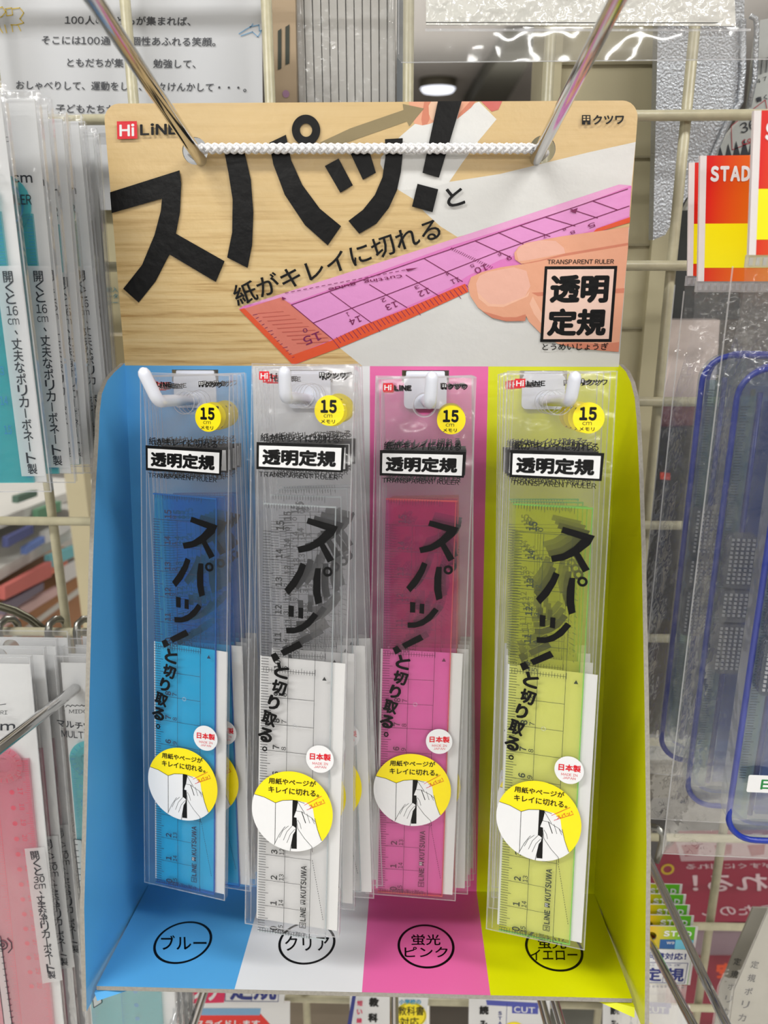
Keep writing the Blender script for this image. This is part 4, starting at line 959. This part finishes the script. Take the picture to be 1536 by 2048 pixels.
# right of display, between post and cases: dark wrapped packs, pastel sheet
quad_card('black_zip_pouch', 'black film-wrapped pouch behind the grid right of the post', 'pouch', .50, [(1240, 860), (1480, 850), (1480, 1240), (1240, 1240)], mat('black_nylon', (38, 36, 36), .4, bs=(60, .8, .006, 4)), 14, lambda b, F: b.poly([F.p(1320, 944), F.p(1340, 946), F.p(1340, 960), F.p(1320, 958)], -.4, mat('orange_tab', (206, 62, 30), .5)))
quad_card('pastel_pack', 'pale pink and cream patterned pack behind the grid right of the post', 'package', .51, [(1300, 640), (1440, 640), (1430, 800), (1290, 800)], mat('pastel_print', (214, 200, 196), .3, var=.2, vs=60), 10)
quad_card('wine_red_pouch', 'wine red film-wrapped pouch above the black one', 'pouch', .505, [(1280, 800), (1440, 800), (1440, 860), (1280, 858)], mat('wine_nylon', (104, 60, 66), .35, bs=(60, .8, .006, 4)), 12)
quad_card('dark_case', 'dark grey case behind the grid between post and case packs', 'case', .52, [(1322, 380), (1480, 330), (1480, 640), (1300, 640)], mat('dark_grey_plastic', (58, 60, 60), .4), 20)
quad_card('brown_carton', 'brown carton low behind the grid right of the display', 'box', .52, [(1240, 1240), (1480, 1240), (1480, 1490), (1240, 1490)], mat('brown_grey_card', (82, 74, 64), .6), 40)
t = quad_card('shelf_lip', 'grey metal shelf edge behind the grid right of the display', 'shelf', .47, [(1200, 1490), (1700, 1490), (1700, 1520), (1200, 1520)], mat('grey_shelf_metal', (150, 152, 150), .4), 12)
quad_card('grey_tray', 'pale grey moulded tray under the shelf edge behind the grid', 'tray', .50, [(1200, 1530), (1480, 1530), (1480, 1596), (1290, 1596), (1200, 1590)], mat('pale_tray', (128, 124, 112), .5), 14)
quad_card('grey_back_sheet', 'grey backing sheet hanging low behind the grid at right', 'sheet', .52, [(1180, 1596), (1700, 1596), (1700, 1760), (1180, 1780)], mat('mid_grey_sheet', (112, 114, 114), .5), 4)
dkred = mat('pack_crimson', (132, 18, 50), .4)
def crim(b, F):
    wt = mat('dull_white_text', (196, 170, 176), .5)
    b.poly([F.p(1352, 1684), F.p(1700, 1680), F.p(1700, 1716), F.p(1362, 1722)], -.2, mat('dull_pink_band', (170, 140, 146), .5))
    for k in range(3): b.poly([F.p(1362+k*66, 1690), F.p(1398+k*66, 1688), F.p(1396+k*66, 1708), F.p(1370+k*66, 1712)], -.25, dkred)
    b.text('割れる！', F.p(1600, 1744), F.p(1384, 1746), F.p(1600, 1782), -.3, wt, .02)      # seen from behind: mirrored
    b.text('角度がすぐに測れる', F.p(1600, 1724), F.p(1372, 1727), F.p(1600, 1735), -.3, wt, .01)
    b.text('のりしらたのし', F.p(1660, 1806), F.p(1402, 1812), F.p(1660, 1826), -.3, wt, .01)
    b.ring(F.p(1335, 1738), 2.8, 4.4, -.3, mat('dull_yellow', (190, 160, 30), .5), 30)
    b.text('安全', F.p(1432, 1925), F.p(1520, 1925), F.p(1432, 1955), -.3, mat('dull_orange', (200, 70, 30), .5), .03)
quad_card('crimson_pack', 'crimson pack turned its back to the camera behind the lower right grid', 'package', .46, [(1315, 1716), (1345, 1690), (1360, 1668), (1700, 1664), (1700, 1842), (1320, 1845), (1300, 1760)], dkred, 3, crim)
quad_card('crimson_box', 'crimson box below the turned crimson pack at lower right', 'package', .47, [(1330, 1880), (1700, 1880), (1700, 2200), (1330, 2200)], mat('pack_dark_crimson', (124, 18, 44), .4), 20, lambda b, F: (b.poly([F.p(1330, 1858), F.p(1700, 1858), F.p(1700, 1910), F.p(1330, 1910)], -.2, mat('dull_mauve_band', (128, 108, 116), .5)), b.text('安全', F.p(1432, 1928), F.p(1530, 1928), F.p(1432, 1956), -.3, mat('dull_orange', (200, 70, 30), .5), .03)))
# far right grey packs with vertical lettering
for k, (x, lb) in enumerate(((1488, 'grey ruler pack at the lower right frame edge, left one'), (1520, 'grey ruler pack at the lower right frame edge, right one'))):
    fr = Frame((-.1, 0, 0), at(x, 1830, .33-.02*k)-CAM); t = thing('grey_ruler_pack', lb, 'ruler', fr, 'grey ruler packs at the lower right')
    b = MB(); b.plate([[(4, 4), (30, 4), (28, -70), (-9, -70), (-8, -40)]], 0, 1, mat('grey_white_card', (168, 164, 152), .5)); b.obj('backing_card', t)
    b = MB(); vtext(b, '定規ポリカボ', (-1+k, -26), (-5+k, -62), 4, -.2, gtext, .01); b.ring((9, -12), 2, 2.6, -.2, gtext, 20); b.obj('print', t)
    b = MB(); b.plate([[(3, 6), (32, 6), (30, -72), (-11, -72), (-10, -40)]], -1, None, filmw); b.obj('film_bag', t)

# stack of yellow-green header tags at lower right
lg = grad('tag_yellow_to_green', (238, 190, 20), (96, 184, 40), .001, .018)
def tagpack(fr, label, full=True):
    t = thing('tagged_ruler_pack', label, 'ruler', fr, 'yellow and green tagged ruler packs at lower right')
    b = MB(); b.plate([[(-9, 0), (26, 0), (25.3, -37.2), (-9, -37.2)], circ((2.2, -6.5), 2.8, 20)], 0, .6, lg, tag_edge)
    b.plate([[(24.6, 0), (26, 0), (25.3, -37.2), (24, -37.2)]], -.05, None, tag_edge)
    b.text('STAD', (8.5, -2.6), (23, -2.6), (8.5, -6.2), -.12, white, .05)
    b.plate([[(7, -8.2), (24.4, -8.2), (24.2, -14.2), (7, -14.2)]], -.08, None, mat('tag_blue', (16, 92, 160), .4)); b.plate([[(15, -8.2), (24.4, -8.2), (24.2, -14.2), (15, -14.2)]], -.11, None, mat('tag_light_blue', (110, 196, 224), .4))
    b.text('W9', (10.5, -9.4), (14.5, -9.4), (10.5, -11), -.16, white, .03); b.plate([[(-9, -8.2), (-1, -8.2), (7, -14.2), (-9, -14.2)]], -.08, None, mat('tag_magenta', (206, 20, 80), .4))
    b.plate([[(-9, -14.4), (24.3, -14.4), (23.6, -37), (-9, -37)]], -.1, None, white)
    nv = mat('navy_ink', (30, 44, 128), .5)
    b.text('教科書対応！', (-4, -16.5), (21.5, -16.5), (-4, -21), -.16, nv, .03)
    b.line([(-1, -23), (22.8, -23), (22.2, -36), (-1, -36)], .35, -.16, nv, True); b.line([(10.6, -25.3), (10.6, -36)], .25, -.16, nv)
    b.text('じょうぎ', (2.5, -23.6), (19.5, -23.6), (2.5, -25.2), -.18, nv, .0); b.text('定', (0, -26.3), (9.8, -26.3), (0, -35.2), -.18, nv, .03); b.text('規', (11.6, -26.3), (21.6, -26.3), (11.6, -35.2), -.18, nv, .03)
    b.plate([[(-9, -23), (-2, -23), (-2, -37), (-9, -37)]], -.14, None, red)
    b.obj('header_tag', t, 'yellow, green and blue header tag')
    b = MB(); b.plate([[(-9, -37), (23.6, -37), (23, -90), (-9, -90)]], -.6, None, filmw)
    for k in range(14): b.box(-8+k*2.2, -6.8+k*2.2, -.9, -.6, -38.6, -37.4, seam)
    b.obj('film_bag', t); return t
F5 = Frame((-.04, 0, 0), at(1296, 1852, .352)-CAM)
tg = tagpack(F5, 'yellow and green tagged ruler pack beside the yellow side panel, front one')
for k in range(1, 5):
    c = copy_tree(tg); c.matrix_world = F5.moved((-.3*k, 6.0*k, 1.6*k)).M(); c['label'] = 'yellow and green tagged ruler pack at lower right, %s from the front' % ORD[k]

# ------------------------------------------------------------------ packs peeking out below the tray
nv = mat('navy_ink', (30, 44, 128), .5); mg = mat('magenta_ink', (222, 30, 90), .45)
def under(name, label, cat, Y, corners, draw, bagc=None):
    t = quad_card(name, label, cat, Y, corners, card_white, .8, draw, tag_edge, (-.08, 0, 0))
    return t
def d1(b, F):
    b.poly([F.p(338, 1950), F.p(456, 1950), F.p(448, 2005), F.p(345, 2008)], -.1, mg); b.text('ロング', F.p(346, 1955), F.p(440, 1955), F.p(352, 2001), -.2, white, .03)
    b.line([F.p(452, 1950), F.p(560, 1950), F.p(556, 2003), F.p(450, 2002)], .35, -.15, nv, True); b.line([F.p(505, 1950), F.p(503, 2003)], .3, -.15, nv)
    b.text('定規', F.p(458, 1953), F.p(552, 1953), F.p(460, 2000), -.2, nv, .03)
under('long_ruler_pack', 'ruler pack with magenta and navy lettering under the blue stripe of the tray', 'ruler', .372, [(322, 1935), (578, 1935), (566, 2016), (336, 2016)], d1)
def d1b(b, F):
    b.poly([F.p(400, 2024), F.p(520, 2026), F.p(560, 2070), F.p(370, 2070)], -.1, mat('slide_red', (222, 40, 30), .4)); b.text('スライドします', F.p(392, 2040), F.p(520, 2040), F.p(392, 2052), -.2, white, .03)
    b.poly([F.p(395, 2016), F.p(522, 2016), F.p(520, 2030), F.p(392, 2030)], -.2, mat('sky_band', (120, 164, 200), .4))
    for k in range(44): b.poly([F.p(338+k*5.2, 2008), F.p(341+k*5.2, 2008), F.p(341+k*5.2, 2012), F.p(338+k*5.2, 2012)], -.15, mat('dull_red', (170, 30, 50), .5))
under('slide_ruler_card', 'white card with a red arrow panel below the magenta lettered pack', 'card', .374, [(330, 2004), (580, 2004), (580, 2110), (340, 2110)], d1b)
def d2(b, F):
    vtext(b, '教科書', F.p(748, 2004), F.p(744, 2066), 6.4, -.2, black, .06); vtext(b, '短い線を', F.p(720, 2006), F.p(718, 2058), 3.6, -.2, mg, .03)
under('textbook_ruler_pack', 'ruler pack with bold black vertical lettering under the middle of the tray', 'ruler', .372, [(700, 1975), (858, 1975), (848, 2120), (698, 2120)], lambda b, F: (d2(b, F), b.disc(F.p(822, 2030), 9.0, -.2, yellow, 36), b.ring(F.p(822, 2030), 8.2, 8.5, -.25, black, 36), b.text('小学校の', F.p(798, 1998), F.p(842, 1998), F.p(798, 2008), -.3, mat('cyan_ink', (20, 150, 190), .5), .03), b.text('教科書', F.p(796, 2012), F.p(848, 2012), F.p(796, 2030), -.3, black, .01), b.text('対応', F.p(800, 2034), F.p(838, 2034), F.p(800, 2052), -.3, black, .01)))
def d3(ox):
    def f(b, F):
        b.poly([F.p(972+ox, 2000), F.p(1080+ox, 2006), F.p(1080+ox, 2016), F.p(974+ox, 2010)], -.1, mat('violet_band', (70, 78, 170), .4)); b.poly([F.p(1024+ox, 2006), F.p(1076+ox, 2008), F.p(1076+ox, 2028), F.p(1024+ox, 2026)], -.12, mat('violet_band', (70, 78, 170), .4)); b.text('CUT', F.p(1028+ox, 2012), F.p(1070+ox, 2014), F.p(1028+ox, 2024), -.2, white, .02)
        vtext(b, '読みや', F.p(968+ox, 2020), F.p(966+ox, 2078), 6.0, -.2, black, .05); vtext(b, 'STAD', F.p(1000+ox, 2026), F.p(1000+ox, 2056), 2.4, -.2, nv, .03); b.line([F.p(1014+ox, 2006), F.p(1012+ox, 2060)], .25, -.15, nv)
        b.disc(F.p(1028+ox, 2062), 6.5, -.16, yellow, 30)
    return f
under('reading_ruler_pack', 'ruler pack with violet band under the yellow stripe of the tray', 'ruler', .368, [(938, 1988), (1100, 1992), (1100, 2120), (936, 2120)], d3(0))
under('reading_ruler_pack', 'ruler pack with violet band below the right corner of the tray', 'ruler', .362, [(1206, 2006), (1380, 2012), (1380, 2130), (1204, 2130)], d3(262))
for nm, lb, x0_, x1_, col, Y in (('grey_divider', 'grey green divider plate under the blue and white stripes', 300, 336, (96, 98, 84), .40), ('brown_carton', 'brown carton under the white stripe of the tray', 575, 700, (120, 108, 92), .43), ('dark_carton', 'dark carton under the pink stripe of the tray', 860, 940, (70, 62, 54), .43), ('teal_divider', 'grey plate under the yellow stripe of the tray', 1100, 1210, (88, 88, 80), .42)):
    quad_card(nm, lb, 'box', Y, [(x0_, 1900), (x1_, 1900), (x1_, 2150), (x0_, 2150)], mat('under_tray_'+nm, col, .6), 20)  # one plain colour for each plate and carton
fr = Frame((0, 0, 0), at(697, 2020, .36)-CAM); b = MB(); b.add([(3, 0, 15), (5, 0, 15), (0, 0, -22), (-2.4, 0, -22)], [(0, 1, 2, 3)], nv); b.add([(3, .8, 15), (5, .8, 15), (0, .8, -22), (-2.4, .8, -22)], [(0, 1, 2, 3)], nv)
o = b.obj('navy_strap'); o.matrix_world = fr.M(); o['label'] = 'thin navy blue strip left of the bold lettered pack under the tray'; o['category'] = 'strap'

# ------------------------------------------------------------------ rack across the aisle (left, through the grid)
P1 = at(0, 1100, .80); P2 = atz(180, 1004, P1.z)
ax = (P2-P1).normalized(); nrm = Vector((ax.y, -ax.x, 0)).normalized()
if nrm.dot(P1-CAM) > 0: nrm = -nrm
RM = Matrix((ax, -nrm, Vector((0, 0, 1)))).transposed().to_4x4(); RM.translation = P1
def rk(px, py):
    d = ray(px, py); X = CAM + d*(nrm.dot(P1-CAM)/nrm.dot(d)); q = RM.inverted() @ X; return (q.x*1000, q.z*1000)
def rackthing(name, label, cat, pts, m, th=30, y0=0, group=None):
    t = thing(name, label, cat, RM, group); b = MB(); b.plate([[rk(*p) for p in pts]], y0, y0+th, m); b.obj('cover', t)
shw = mat('white_shelf', (200, 198, 192), .5)
rack = thing('product_rack', 'blurred sloping product rack across the aisle, seen through the left grid', 'rack', RM)
def rpart(name, pts, m, th, y0, drop=False):
    q = [rk(*p) for p in pts]
    if drop: q = q[:-2]+[(q[-2][0], -1400-(P1.z-CZ)*1000), (q[-1][0], -1400-(P1.z-CZ)*1000)]
    b = MB(); b.plate([q], y0, y0+th, m); b.obj(name, rack)
rpart('shelf', [(-60, 1052), (100, 990), (190, 960), (190, 974), (100, 1008), (-60, 1074)], shw, 150, -10)
rpart('shelf', [(-60, 1160), (140, 1046), (200, 1012), (200, 1030), (140, 1068), (-60, 1184)], shw, 150, -10)
rpart('shelf', [(-60, 1290), (180, 1122), (210, 1100), (210, 1122), (180, 1146), (-60, 1320)], mat('wood_edge', (160, 112, 72), .5), 150, -10)
rpart('shelf_strip', [(-60, 1324), (180, 1150), (210, 1128), (210, 1140), (180, 1164), (-60, 1338)], shw, 100, -6)
rpart('base_board', [(-60, 1338), (180, 1164), (230, 1130), (260, 1500), (-60, 1500)], mat('brown_panel', (164, 116, 80), .5), 30, 20, True)
rpart('back_board', [(-60, 900), (260, 900), (260, 1150), (-60, 1320)], mat('grey_back', (150, 148, 140), .6), 10, 150)
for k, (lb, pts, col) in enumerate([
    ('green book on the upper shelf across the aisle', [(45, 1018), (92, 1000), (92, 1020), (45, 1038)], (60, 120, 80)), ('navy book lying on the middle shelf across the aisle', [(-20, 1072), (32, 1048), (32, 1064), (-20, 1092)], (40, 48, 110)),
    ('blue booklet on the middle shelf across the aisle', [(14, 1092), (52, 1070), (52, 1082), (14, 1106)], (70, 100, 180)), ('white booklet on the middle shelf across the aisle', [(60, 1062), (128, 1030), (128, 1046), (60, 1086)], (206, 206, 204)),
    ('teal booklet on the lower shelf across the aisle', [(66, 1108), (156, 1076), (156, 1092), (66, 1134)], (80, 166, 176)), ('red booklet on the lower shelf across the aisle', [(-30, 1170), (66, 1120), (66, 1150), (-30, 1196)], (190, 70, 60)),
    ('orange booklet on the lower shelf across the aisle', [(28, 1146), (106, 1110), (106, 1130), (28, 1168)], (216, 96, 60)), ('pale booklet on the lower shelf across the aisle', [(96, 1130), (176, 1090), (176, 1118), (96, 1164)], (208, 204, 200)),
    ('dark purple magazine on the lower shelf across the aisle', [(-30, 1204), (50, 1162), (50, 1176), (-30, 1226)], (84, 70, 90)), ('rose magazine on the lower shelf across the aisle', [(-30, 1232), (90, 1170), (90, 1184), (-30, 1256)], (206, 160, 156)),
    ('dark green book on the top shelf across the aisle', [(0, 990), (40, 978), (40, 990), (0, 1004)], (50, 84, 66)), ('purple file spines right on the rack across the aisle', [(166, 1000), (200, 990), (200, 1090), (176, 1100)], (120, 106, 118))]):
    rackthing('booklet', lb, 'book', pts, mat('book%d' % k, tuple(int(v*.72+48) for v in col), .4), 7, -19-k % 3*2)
P3 = at(160, 1050, .72)-CAM
t = thing('rack_post', 'cream upright post of the rack across the aisle', 'post', Frame((0, 0, 0), P3))
b = MB(); b.box(-9, 9, 0, 16, -1400-P3.z*1000, 120, mat('cream_paint', (192, 182, 150), .5)); b.obj('column', t)
